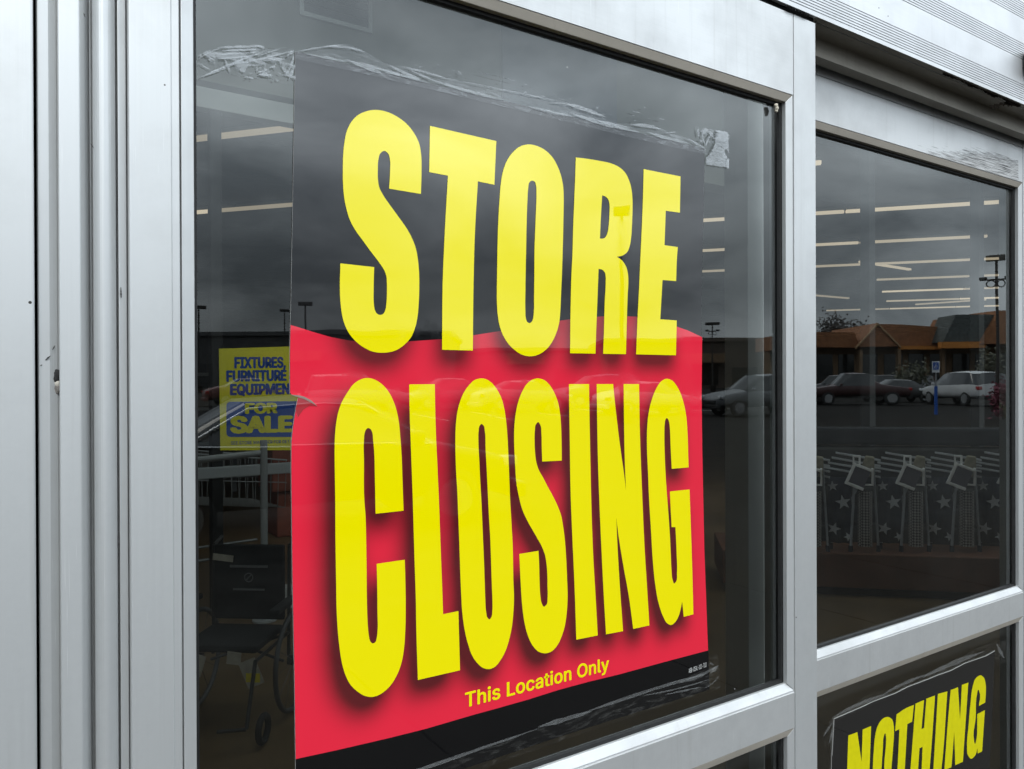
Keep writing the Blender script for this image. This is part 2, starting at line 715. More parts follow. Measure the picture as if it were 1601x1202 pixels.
# pavement with joints: separate slabs a few millimetres apart inside one mesh
bm = bmesh.new()
for i in range(-8, 24):
    for j in range(2):
        x0 = i * 1.5
        y1 = 0.30 - j * 1.72 - (0.0 if j == 0 else 0.06)
        bbox(bm, (x0 + 0.006, y1 - 1.70, -0.16), (x0 + 1.494, y1, 0.0), 0.003)
bbox(bm, (-30, -3.20, -0.2), (-12.01, 0.3, 0.0))
bbox(bm, (36.01, -3.20, -0.2), (60, 0.3, 0.0))
bbox(bm, (-12, -3.195, -0.2), (36, 0.3, -0.03))
o = local('pavement', bm, CONC)
tag(o, kind='structure')
V, F = [], []
for k in range(10):
    for (xa, ya) in ((8 + k * 2.9, -24),):
        za, zb = lotz(0, ya), lotz(0, ya - 5)
        V += [(xa, ya, za + 0.004), (xa + 0.1, ya, za + 0.004), (xa + 0.1 + 1.0, ya - 5, zb + 0.004), (xa + 1.0, ya - 5, zb + 0.004)]
        F.append(tuple(range(len(V) - 4, len(V))))
o = pydata('parking_bay_paint', V, F, PAINTW)
tag(o, kind='structure')

# ------------------------------------------------------------------ the shop front
YF = -0.024         # face of the left leaf
DOFF = 0.10         # the right leaf runs this far behind

# heights read off the left leaf
z_topbead = ZA(1239.6, 147.8, YF)
z_botbead = ZA(1236, 1082.5, YF)
z_midlow = ZA(1240, 1139, YF)
z_head = ZA(1273.8, 24.5, YF - 0.004)
x_stL0, x_stL1 = XA(203.5, YF), XA(284.5, YF)
x_stR0, x_stR1 = XA(1241.5, YF), XA(1276.3, YF)
print('heights', z_topbead, z_botbead, z_midlow, z_head, x_stL0, x_stL1, x_stR0, x_stR1)
yR = YF + DOFF
zr_topbead = ZA(1276.4, 187.8, yR)
zr_botbead = ZA(1280.8, 1030, yR)
zr_midlow = ZA(1280.8, 1081, yR)
zr_top = ZA(1276, 93, yR)
zr_top2 = ZA(1276, 115, yR)
xr_st0 = XA(1600.0, yR)
print('right', zr_topbead, zr_botbead, zr_midlow, zr_top, zr_top2, xr_st0)

BW, BI, BS, BG = 0.016, 0.0065, 0.010, 0.0075   # bead width, slope depth, side depth, gasket depth


def frame_ring(door, x0, x1, z0, z1, yf, nm='glazing_bead', gk=True):
    """four mitred glazing beads round an opening x0..x1, z0..z1 (outer lines), and the rubber behind them"""
    for side in ('bottom', 'top', 'left', 'right'):
        # (offset inwards, y) bead profile
        pr = [(0.0007, yf + 0.0012), (BW, yf + BI), (BW, yf + BI + BS), (0.0007, yf + BI + BS)]
        pg = [(BW - 0.004, yf + BI + BS + 0.0002), (BW + 0.005, yf + BI + BS + 0.0012), (BW + 0.0065, 0.024 + yf - 0.0004), (BW - 0.004, 0.024 + yf - 0.0004)]
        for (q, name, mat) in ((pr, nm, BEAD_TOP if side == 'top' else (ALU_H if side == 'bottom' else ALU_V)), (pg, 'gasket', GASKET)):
            if name == 'gasket' and not gk:
                continue
            V = []
            for (o_, y) in q:
                if side == 'bottom':
                    y = y + (0.004 if name == nm and 0.01 < o_ and y < yf + BI + 0.001 else 0)
                    V.append((x0 + o_, y, z0 + o_)); V.append((x1 - o_, y, z0 + o_))
                elif side == 'top':
                    V.append((x0 + o_, y, z1 - o_)); V.append((x1 - o_, y, z1 - o_))
                elif side == 'left':
                    V.append((x0 + o_, y, z0 + o_)); V.append((x0 + o_, y, z1 - o_))
                else:
                    V.append((x1 - o_, y, z0 + o_)); V.append((x1 - o_, y, z1 - o_))
            n = len(q)
            Fc = [(2 * i, 2 * ((i + 1) % n), 2 * ((i + 1) % n) + 1, 2 * i + 1) for i in range(n)]
            Fc += [tuple(2 * i for i in range(n)), tuple(2 * i + 1 for i in range(n))]
            ob = pydata(name, V, Fc, mat, door)
            fixn(ob)
            if name != 'gasket':
                soften(ob, 0.0008)


def pane(door, x0, x1, z0, z1, y):
    V = [(x0, y, z0), (x1, y, z0), (x1, y, z1), (x0, y, z1), (x0, y + 0.006, z0), (x1, y + 0.006, z0), (x1, y + 0.006, z1), (x0, y + 0.006, z1)]
    Fc = [(0, 1, 2, 3), (5, 4, 7, 6), (0, 4, 5, 1), (1, 5, 6, 2), (2, 6, 7, 3), (3, 7, 4, 0)]
    return pydata('glass_pane', V, Fc, [GLASS, CLEAR, GLASS_EDGE], door, mi=[0, 1, 2, 2, 2, 2])


def leaf(name, label, x0, x1, xi0, xi1, zt, ztb, zbb, zml, yf, stile_l, stile_r, rail_top_grooves=()):
    """one glazed leaf: stiles, three rails, beads, rubber and two panes"""
    d = empty(name, (x0, yf, 0.0), 0, label, 'door')
    yb = yf + 0.064
    yg = yf + 0.024
    o = prism_z('stile', stile_l, 0.02, zt, ALU_V, d); soften(o, 0.0010)
    o = prism_z('stile', stile_r, 0.02, zt, ALU_V, d); soften(o, 0.0010)
    e = 0.0004
    o = prism_x('top_rail', [(yf + e, ztb), (yf + e, zt - e), (yb, zt - e), (yb, ztb)], xi0, xi1, ALU_H, d)
    o = prism_x('mid_rail', [(yf + e, zml), (yf + e, zbb - 0.0026), (yf + 0.003, zbb - 0.0022), (yf + 0.003, zbb), (yb, zbb), (yb, zml)], xi0, xi1, ALU_H, d); soften(o, 0.0009)
    o = prism_x('bottom_rail', [(yf + e, 0.02), (yf + e, 0.24), (yb, 0.24), (yb, 0.02)], xi0, xi1, ALU_H, d); soften(o)
    frame_ring(d, xi0, xi1, zbb, ztb, yf)
    frame_ring(d, xi0, xi1, 0.24, zml, yf)
    pane(d, xi0 + 0.004, xi1 - 0.004, zbb + 0.004, ztb - 0.004, yg)
    pane(d, xi0 + 0.004, xi1 - 0.004, 0.244, zml - 0.004, yg)
    # inner frame seen through the glass beside the rubber
    o = prism_z('inner_bead', [(xi1 - 0.030, yg + 0.012), (xi1 - 0.030, yg + 0.020), (xi1 - 0.019, yg + 0.020), (xi1 - 0.019, yg + 0.036), (xi1 - 0.001, yg + 0.036), (xi1 - 0.001, yg + 0.012)], 0.25, ztb - 0.01, ALU_IN, d)
    return d


# left leaf
xa = [XA(p, YF) for p in (203.5, 269.5, 271.0, 282.5, 284.8)]
stl = [(xa[0], YF + 0.05), (xa[0], YF + 0.001), (xa[0] + 0.001, YF), (xa[1], YF), (xa[2], YF + 0.002), (xa[3], YF + 0.002), (xa[4], YF + 0.005), (xa[4], YF + 0.064), (xa[0], YF + 0.064)]
str_ = [(x_stR0 + 0.0025, YF), (x_stR1, YF), (x_stR1, YF + 0.064), (x_stR0, YF + 0.064), (x_stR0, YF + 0.004), (x_stR0 + 0.0025, YF + 0.004)]
DOOR_L = leaf('sliding_door', 'near aluminium door leaf holding the red and black closing sign', x_stL0, x_stR1, xa[4], x_stR0,
              z_head - 0.012, z_topbead, z_botbead, z_midlow, YF, stl, str_)
# right leaf, behind
XR1 = xr_st0 + 0.10
XL2 = x_stR1 - 0.045
stl2 = [(XL2 - 0.05, yR), (XL2, yR), (XL2, yR + 0.064), (XL2 - 0.05, yR + 0.064)]
str2 = [(xr_st0 + 0.0025, yR), (XR1, yR), (XR1, yR + 0.064), (xr_st0, yR + 0.064), (xr_st0, yR + 0.004), (xr_st0 + 0.0025, yR + 0.004)]
DOOR_R = leaf('sliding_door', 'recessed aluminium door leaf on the right with scuffed top rail', XL2 - 0.05, XR1, XL2, xr_st0,
              zr_top, zr_topbead, zr_botbead, zr_midlow, yR, stl2, str2)

# groove in the right leaf's top rail and the scuffed patch are in its own mesh
for ob in DOOR_R.children:
    if ob.name.startswith('top_rail'):
        me = ob.data
        bpy.data.objects.remove(ob)
o = prism_x('top_rail', [(yR + 0.0004, zr_topbead), (yR + 0.0004, zr_top2 - 0.002), (yR + 0.006, zr_top2 - 0.002), (yR + 0.006, zr_top2), (yR + 0.0012, zr_top2),
                         (yR + 0.0012, zr_top), (yR + 0.064, zr_top), (yR + 0.064, zr_topbead)], XL2, xr_st0, ALU_H, DOOR_R)
soften(o, 0.0008)


def scuff_mat():
    m = bpy.data.materials.new('scuffed_adhesive')
    m.use_nodes = True
    t = m.node_tree
    L = t.links
    b = t.nodes['Principled BSDF']
    out = t.nodes['Material Output']
    tc = t.nodes.new('ShaderNodeTexCoord')
    mp = t.nodes.new('ShaderNodeMapping')
    mp.inputs['Scale'].default_value = (9, 1, 420)
    L.new(tc.outputs['Object'], mp.inputs['Vector'])
    n = t.nodes.new('ShaderNodeTexNoise')
    n.inputs['Scale'].default_value = 1.0
    n.inputs['Detail'].default_value = 8
    n.inputs['Roughness'].default_value = 0.75
    L.new(mp.outputs[0], n.inputs['Vector'])
    r = t.nodes.new('ShaderNodeValToRGB')
    r.color_ramp.elements[0].position = 0.42
    r.color_ramp.elements[0].color = (0.03, 0.03, 0.03, 1)
    r.color_ramp.elements[1].position = 0.53
    r.color_ramp.elements[1].color = (0.82, 0.83, 0.83, 1)
    L.new(n.outputs['Fac'], r.inputs['Fac'])
    L.new(r.outputs['Color'], b.inputs['Base Color'])
    b.inputs['Roughness'].default_value = 0.8
    # ragged fade to bare metal on the left and upper side
    at = t.nodes.new('ShaderNodeVertexColor')
    at.layer_name = 'cover'
    n2 = t.nodes.new('ShaderNodeTexNoise')
    n2.inputs['Scale'].default_value = 1.0
    n2.inputs['Detail'].default_value = 7
    mp2 = t.nodes.new('ShaderNodeMapping')
    mp2.inputs['Scale'].default_value = (16, 1, 240)
    L.new(tc.outputs['Object'], mp2.inputs['Vector'])
    L.new(mp2.outputs[0], n2.inputs['Vector'])
    ad = t.nodes.new('ShaderNodeMath')
    ad.operation = 'ADD'
    L.new(at.outputs['Color'], ad.inputs[0])
    L.new(n2.outputs['Fac'], ad.inputs[1])
    gt = t.nodes.new('ShaderNodeMapRange')
    gt.inputs['From Min'].default_value = 0.86
    gt.inputs['From Max'].default_value = 1.12
    gt.inputs['To Max'].default_value = 0.85
    L.new(ad.outputs[0], gt.inputs['Value'])
    tr = t.nodes.new('ShaderNodeBsdfTransparent')
    mx = t.nodes.new('ShaderNodeMixShader')
    L.new(gt.outputs[0], mx.inputs[0])
    L.new(tr.outputs[0], mx.inputs[1])
    L.new(b.outputs[0], mx.inputs[2])
    L.new(mx.outputs[0], out.inputs[0])
    return m


def grid_patch(name, fn, nu, nv, mat, parent, layer, colfn):
    V = [fn(i / nu, j / nv) for j in range(nv + 1) for i in range(nu + 1)]
    Fc = [(j * (nu + 1) + i, j * (nu + 1) + i + 1, (j + 1) * (nu + 1) + i + 1, (j + 1) * (nu + 1) + i) for j in range(nv) for i in range(nu)]
    ob = pydata(name, V, Fc, mat, parent)
    at = ob.data.color_attributes.new(layer, 'FLOAT_COLOR', 'POINT')
    for j in range(nv + 1):
        for i in range(nu + 1):
            at.data[j * (nu + 1) + i].color = colfn(i / nu, j / nv, V[j * (nu + 1) + i])
    return ob


def scf(u, v):
    a = P(1370 + 222 * u, 208 + (272 - 208) * u + 8, yR)
    xx = a[0]
    zl = zr_topbead + 0.0015
    return (xx, yR - 0.0004, zl + v * 0.062)


def scc(u, v, p):
    c = min(1.0, u * 1.15) * (0.95 - v * (1.15 - 0.55 * u)) + (0.12 if u > 0.6 else 0)
    c = max(0.0, min(1, c))
    return (c, c, c, 1)


grid_patch('adhesive_residue', scf, 40, 8, scuff_mat(), DOOR_R, 'cover', scc)

# small cream snail-like blob of sealant in the near leaf's top corner
bm = bmesh.new()
p = P(1213, 168, -0.012)
for (dx, dz, r) in ((0, 0.004, 0.0045), (0.002, -0.001, 0.005), (0.001, -0.007, 0.0035)):
    bmesh.ops.create_icosphere(bm, subdivisions=2, radius=r, matrix=Matrix.Translation((p[0] + dx, p[1], p[2] + dz)))
for v in bm.verts:
    v.co += Vector((random.uniform(-1, 1), random.uniform(-1, 1), random.uniform(-1, 1))) * 0.0006
o = local('cocoon', bm, simple('cream_cocoon', (0.6, 0.55, 0.45), 0.8, vary=0.3, scale=90), None, True)
tag(o, 'tiny cream insect cocoon in the top corner of the near glass', 'cocoon')

# ---- jamb and wall panel to the left
pz0, pz1 = 0.0, 3.4


def pl(lst):
    return [(XA(px, y), y) for px, y in lst]


jprof = pl([(59.2, 0.09), (59.2, -0.016), (61, -0.0185), (78, -0.018), (90, -0.0145), (92.9, -0.0125),
            (93.0, -0.030), (94.5, -0.0315), (126, -0.0315), (127.6, -0.030), (140.0, -0.010), (141, 0.004), (145.3, 0.004), (146.0, -0.008)])
n_arc = 10
for i in range(n_arc + 1):
    a = i / n_arc
    px = 146.5 + (182.5 - 146.5) * a
    y = -0.010 - 0.013 * math.sin(math.pi * (0.12 + 0.80 * a))
    jprof.append((XA(px, y), y))
jprof += pl([(183.4, 0.002), (185.8, 0.002), (186.2, -0.0125), (199.0, -0.0105), (199.6, -0.008), (199.6, 0.09)])
jamb = empty('door_jamb', (XA(59, 0), 0, 0), 0, 'ridged aluminium door jamb between wall panel and near door leaf', 'door jamb')
o = prism_z('jamb_profile', jprof, pz0, z_head + 0.5, ALU_V, jamb)
soften(o, 0.0009, 2)
o = prism_z('brush_seal', [(XA(199.6, 0.0) + 0.0004, 0.012), (XA(203.5, 0.0), 0.012), (XA(203.5, 0.0), 0.05), (XA(199.6, 0) + 0.0004, 0.05)], pz0, z_head, BLACK, jamb)
# broken fixing hole with pale filler
hp = P(89.2, 599, -0.0165)
bm = bmesh.new()
for (dz, r, k) in ((0.0095, 0.0052, 0), (0.0055, 0.0050, 0), (0.0125, 0.0036, 0), (-0.0002, 0.0044, 1), (0.002, 0.0030, 1), (-0.0055, 0.0048, 2), (-0.0085, 0.0036, 2), (-0.0075, 0.003, 0)):
    rr = bmesh.ops.create_icosphere(bm, subdivisions=2, radius=r, matrix=Matrix.Translation((hp[0] + random.uniform(-.001, .0006), hp[1] + 0.002, hp[2] + dz)) @ Matrix.Diagonal((0.85, 0.5, 1.15, 1)))
    for v in rr['verts']:
        v.co += Vector((random.uniform(-1, 1), random.uniform(-1, 1) * .3, random.uniform(-1, 1))) * 0.0007
        for f in v.link_faces:
            f.material_index = k
local('broken_screw', bm, [simple('hole_dark', (0.03, 0.03, 0.03), 0.9), simple('hole_filler', (0.72, 0.68, 0.60), 0.8, vary=0.2, scale=200), simple('hole_rust', (0.25, 0.23, 0.21), 0.8, vary=0.4, scale=200)], jamb, True).matrix_parent_inverse = Matrix.Translation(-Vector(jamb.location))

SCUF = simple('scuff_dark', (0.06, 0.06, 0.06), 0.9)
for (pa, pb, w_, yy) in (((63, 572), (66, 570), 1.6, -0.0192), ((71, 563), (79, 556), 2.2, -0.0192), ((82, 547), (86, 540), 1.4, -0.0172), ((189, 449), (189.5, 466), 2.0, -0.0135), ((185.5, 832), (186.0, 862), 1.6, -0.0135), ((142, 224), (150, 238), 1.0, -0.016), ((131, 20), (133, 27), 1.6, -0.029)):
    a_, b_ = P(pa[0], pa[1], yy), P(pb[0], pb[1], yy)
    bm = bmesh.new()
    d_ = Vector((b_[0] - a_[0], 0, b_[2] - a_[2])); n_ = Vector((-d_.z, 0, d_.x)).normalized() * w_ * 0.00045
    vs = []
    for i in range(9):
        u = i / 8
        c_ = Vector(a_) + d_ * u
        h_ = math.sin(math.pi * (0.1 + 0.8 * u)) * random.uniform(0.5, 1.2)
        vs.append((bm.verts.new(c_ + n_ * h_), bm.verts.new(c_ - n_ * h_)))
    for i in range(8):
        bm.faces.new((vs[i][0], vs[i + 1][0], vs[i + 1][1], vs[i][1]))
    local('scuff_mark', bm, SCUF, jamb).matrix_parent_inverse = Matrix.Translation(-Vector(jamb.location))
xw1 = XA(54.9, -0.030)
o = prism_z('wall_panel', [(xw1 - 0.40, -0.0305), (xw1 - 0.0018, -0.030), (xw1, -0.0285), (xw1, 0.03), (xw1 - 0.40, 0.03)], 0, pz1, ALU_V)
soften(o, 0.0008)
tag(o, 'plain aluminium cladding panel at the far left edge', 'wall panel')
o = prism_z('panel_backing', [(xw1 - 0.01, 0.091), (XA(60, 0.09), 0.091), (XA(60, 0.09), 0.11), (xw1 - 0.01, 0.11)], 0, pz1, BLACK)
tag(o, 'black backing in the narrow gap beside the cladding panel', 'backing')
# rest of the facade, unseen; its open bays are added to daylight the shop
bm = bmesh.new()
bbox(bm, (-1.8, 0.10, -0.1), (xw1 - 0.02, 0.32, 5.2))
bbox(bm, (-14, 0.10, 4.2), (-1.81, 0.32, 5.2)); bbox(bm, (-14, 0.10, -0.1), (-1.81, 0.32, 0.5)); bbox(bm, (-14.0, 0.10, 0.51), (-12, 0.32, 4.19))
bbox(bm, (XR1 + 2.6, 0.18, -0.1), (XR1 + 4, 0.40, 5.2))
bbox(bm, (XR1 + 4.01, 0.18, 4.2), (48, 0.40, 5.2)); bbox(bm, (XR1 + 4.01, 0.18, -0.1), (48, 0.40, 0.5)); bbox(bm, (30, 0.18, 0.51), (48, 0.40, 4.19))
bbox(bm, (xw1 - 0.02, 0.12, z_head + 0.02), (XR1 + 2.6, 0.33, 5.2))
o = local('facade_wall', bm, simple('facade_render', (0.45, 0.43, 0.40), 0.9, vary=0.1, scale=4, bump=0.2))
tag(o, 'rendered shop facade wall round the sliding doors', 'wall')
# pocket panel right of the right leaf (outside the frame)
o = prism_z('side_light', [(XR1 + 0.004, 0.05), (XR1 + 2.6, 0.05), (XR1 + 2.6, 0.16), (XR1 + 0.004, 0.16)], 0, z_head, ALU_V)
tag(o, 'aluminium side panel right of the recessed door leaf', 'side panel')

# ---- header with ribbed face
hx0, hx1 = xw1 + 0.005, XR1 + 2.0
hz0, hz1 = z_head, z_head + 0.62
yH = YF - 0.004
prof = [(0.1195, hz1), (yH, hz1)]
rib, dep = 0.0061, 0.0026
zz = hz0
ribs = []
starts = [hz0 + 0.0105 + k * 0.1135 for k in range(5)]
for s in starts[::-1]:
    for j in range(7, -1, -1):
        ribs.append(s + j * rib)
for z in ribs:
    prof += [(yH, z + 0.0011), (yH + dep, z + 0.0006), (yH + dep, z - 0.0006), (yH, z - 0.0011)]
yU = 0.033
z_u2 = ZA(1276, 87, yU)
prof += [(yH, hz0), (yH + 0.016, hz0 + 0.0), (yH + 0.0165, hz0 + 0.002), (yH + 0.018, hz0 + 0.002), (yH + 0.0185, hz0), (yU - 0.001, hz0), (yU, hz0 - 0.001), (yU, z_u2), (0.062, z_u2), (0.062, z_u2 + 0.03), (0.1195, z_u2 + 0.03)]
HEAD = empty('door_header', (hx0, yH, hz0), 0, 'ribbed aluminium header box above the two sliding doors', 'door header')
# the deeper return only exists to the right of the near leaf
profL = [(0.1195, hz1), (yH, hz1)] + prof[2:2 + 4 * len(ribs)] + [(yH, hz0), (0.1195, hz0)]
xmid = x_stR1 + 0.0005
o = prism_x('ribbed_cover', profL, hx0, xmid, ALU_HEAD, HEAD)
o = prism_x('ribbed_cover', prof, xmid + 0.0001, hx1, ALU_HEAD, HEAD)
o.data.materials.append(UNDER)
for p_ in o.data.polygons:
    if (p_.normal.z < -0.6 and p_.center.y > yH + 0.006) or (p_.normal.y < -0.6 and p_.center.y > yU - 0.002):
        p_.material_index = 1  # underside and inner return take a darker brown
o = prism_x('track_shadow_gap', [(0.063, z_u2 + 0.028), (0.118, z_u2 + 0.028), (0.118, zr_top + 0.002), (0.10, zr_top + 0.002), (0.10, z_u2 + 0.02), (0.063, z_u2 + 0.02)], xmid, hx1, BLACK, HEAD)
# dark brush seal on top of the near leaf
bm = bmesh.new()
bbox(bm, (x_stL0, YF + 0.004, z_head - 0.0118), (x_stR1 - 0.001, YF + 0.05, z_head - 0.0004))
for i in range(500):
    x = random.uniform(x_stR1 - 0.10, x_stR1 - 0.03) if i < 260 else random.uniform(x_stL0, x_stR1)
    h = random.uniform(0.001, 0.006) * (2.0 if i < 260 else 0.6)
    a = bm.verts.new((x, YF - 0.0045 + random.uniform(0, .002), z_head - 0.012))
    b = bm.verts.new((x + 0.0012, YF - 0.0045, z_head - 0.012))
    c = bm.verts.new((x + random.uniform(-.002, .002), YF - 0.0055, z_head - 0.012 + h))
    bm.faces.new((a, b, c))
local('brush_seal', bm, BLACK, HEAD).matrix_parent_inverse = Matrix.Translation(-Vector(HEAD.location))
sp_ = P(1610, 104, yH)
bm = bmesh.new()
bbox(bm, (sp_[0] - 0.05, yH - 0.045, sp_[2] - 0.03), (sp_[0] + 0.10, yH - 0.0005, sp_[2] + 0.035), 0.016)
o = local('door_sensor', bm, simple('sensor_black', (0.015, 0.015, 0.016), 0.35))
tag(o, 'black motion sensor on the ribbed header at the right edge', 'sensor')
# ragged dirt and cobweb under the header at right
DIRT = simple('cobweb_dirt', (0.010, 0.008, 0.006), 0.95, spec=0.02, vary=0.6, scale=200)
bm = bmesh.new()


def shred(pts_top, pts_bot, y0, amp):
    n = len(pts_top)
    rows = []
    for k in range(n):
        r_ = []
        for q, pts in enumerate((pts_top, pts_bot)):
            p_ = P(pts[k][0], pts[k][1], y0)
            r_.append(bm.verts.new((p_[0], y0 + random.uniform(-amp, amp) * .5 - (0.002 if q else 0), p_[2] + random.uniform(-amp, amp) * .3)))
        rows.append(r_)
    for k in range(n - 1):
        bm.faces.new((rows[k][0], rows[k + 1][0], rows[k + 1][1], rows[k][1]))


top, bot = [], []
for k in range(60):
    u = k / 59
    px = 1474 + u * (1596 - 1474)
    py = 112.5 + u * (163.5 - 112.5)
    top.append((px, py))
    th = 2.2 + 3.2 * (0.5 + 0.5 * math.sin(u * 23)) * (0.4 + u) + random.uniform(0, 2.0)
    bot.append((px - 1, py + th))
shred(top, bot, yH + 0.010, 0.002)
top, bot = [], []
for k in range(24):
    u = k / 23
    top.append((1546 + u * 40 + random.uniform(-1, 1), 165 - u * 10 + random.uniform(-1, 1)))
    bot.append((1546 + u * 40, 167 + 3 * math.sin(u * 9) - u * 6 + random.uniform(-1.5, 1.5) + 4 * math.sin(math.pi * u)))
shred(top, bot, yH + 0.0125, 0.002)
for i in range(60):
    u = random.random()
    p_ = P(1475 + u * 118, 113 + u * 49, yH + 0.004)
    a = bm.verts.new(p_)
    b = bm.verts.new((p_[0] + 0.0009, p_[1], p_[2]))
    c = bm.verts.new((p_[0] + random.uniform(-.006, .006), p_[1] - .002, p_[2] + random.uniform(-.010, .005)))
    bm.faces.new((a, b, c))
o = local('cobweb', bm, DIRT)
tag(o, 'ragged dark cobweb dirt hanging under the ribbed header', 'cobweb')

# ------------------------------------------------------------------ printed signs
CROP = {'A': (520, 160, 6.0115), 'B': (520, 360, 6.0115), 'C': (760, 210, 6.675), 'D': (760, 390, 6.675), 'E': (880, 230, 7.07), 'F': (880, 400, 7.07),
        'G': (510, 580, 6.009), 'H': (510, 780, 7.277), 'I': (510, 920, 6.677), 'J': (700, 580, 6.68), 'K': (700, 740, 6.68), 'M': (700, 890, 6.68),
        'N': (880, 580, 6.009), 'Q': (880, 780, 5.227), 'S': (1300, 1040, 7.42), 'T': (1440, 1010, 6.26)}


def path(spec):
    """outline in tokens: a letter picks the reference scale, 'x,y' is a smooth point, 'x,y!' a corner -> (px, py, corner)"""
    out = []
    cur = None
    for tk in spec.split():
        if tk in CROP:
            cur = CROP[tk]
            continue
        c = tk.endswith('!')
        x, y = tk.rstrip('!').split(',')
        out.append((cur[0] + float(x) / cur[2], cur[1] + float(y) / cur[2], c))
    return out


def smooth(pts, sub=5):
    n = len(pts)
    res = []
    for i in range(n):
        p0, p1, p2, p3 = pts[i - 1], pts[i], pts[(i + 1) % n], pts[(i + 2) % n]
        a, b = np.array(p1[:2]), np.array(p2[:2])
        L = np.linalg.norm(b - a)

        def tang(q0, q1, q2):
            u, w = np.array(q1[:2]) - np.array(q0[:2]), np.array(q2[:2]) - np.array(q1[:2])
            lu, lw = np.linalg.norm(u) + 1e-9, np.linalg.norm(w) + 1e-9
            return (u / lu * lw + w / lw * lu) / (lu + lw)
        t1 = (b - a) / (L + 1e-9) if p1[2] else tang(p0, p1, p2)
        t2 = (b - a) / (L + 1e-9) if p2[2] else tang(p1, p2, p3)
        for k in range(sub):
            s = k / sub
            h00, h10, h01, h11 = 2 * s**3 - 3 * s**2 + 1, s**3 - 2 * s**2 + s, -2 * s**3 + 3 * s**2, s**3 - s**2
            res.append(tuple(h00 * a + h10 * L * t1 + h01 * b + h11 * L * t2))
    return res


STORE = [
 ('A 395,70 500,85 600,130 700,205 770,295 815,390 833,500 836,650 830,860! 531,810! 540,640 538,530 525,485 485,455 448,480 432,530 425,640 426,720 440,800 475,870 540,965 620,1075 '
  'B 708,0 745,70 780,160 800,260 812,380 815,500 810,680 800,800 780,900 740,1000 680,1070 600,1125 520,1147 450,1150 380,1140 300,1105 220,1045 150,960 105,860 82,750 72,650 68,530 73,310! 391,345! '
  '386,560 388,690 398,750 415,780 445,795 475,785 495,750 505,690 510,600 510,500 505,430 490,385 440,305 360,200 280,90 215,0 A 165,1110 130,1000 107,880 98,760 96,620 100,480 112,370 135,265 175,185 230,125 310,85', None),
 ('A 915,220! 1539,363! 1521,774! 1366,742! 1339,1202 B 1325,500 1318,1130! 1029,1122! 1034,500 1055,0 A 1084,688! 908,655!', None),
 ('C 450,104 530,120 610,160 690,235 745,330 785,440 805,550 810,680 808,850 D 800,0 792,250 782,480 775,640 765,750 740,850 700,945 640,1030 560,1090 490,1112 430,1112 370,1095 300,1050 230,980 180,900 145,810 122,690 113,560 112,400 115,200 118,0 '
  'C 127,900 140,680 155,500 180,370 220,270 280,185 350,128',
  'C 480,482 508,495 520,530 525,620 520,800 512,1000 D 505,0 503,300 500,500 498,650 490,720 475,755 453,768 430,755 415,715 410,640 410,450 414,200 418,0 C 424,900 432,680 440,560 450,505 465,487'),
 ('E 143,113! 250,125 400,150 520,175 610,212 680,270 730,360 758,460 770,580 770,700 765,850 755,1000 740,1090 710,1160 660,1198 F 597,9! 655,50 700,120 720,200 724,280 718,420 708,700 697,1085! 446,1082! 455,800 463,500 473,300 472,220 462,180 440,155 395,142! '
  '382,500 370,800 360,1080! 80,1075! 85,600 95,200 105,0 E 113,900 125,600 135,350',
  'E 435,532! 470,545 500,575 515,630 515,720 508,850 497,930 480,980 450,1008 410,1011! 422,750'),
 ('E 893,242! 1301,323! 1294,724! 1138,702! 1124,1083! 1271,1104! F 1263,0 1252,278! 1102,266! 1077,700! 1259,713! 1250,1098! 810,1088! 825,700 840,400 858,0 E 880,700 888,450', None),
]
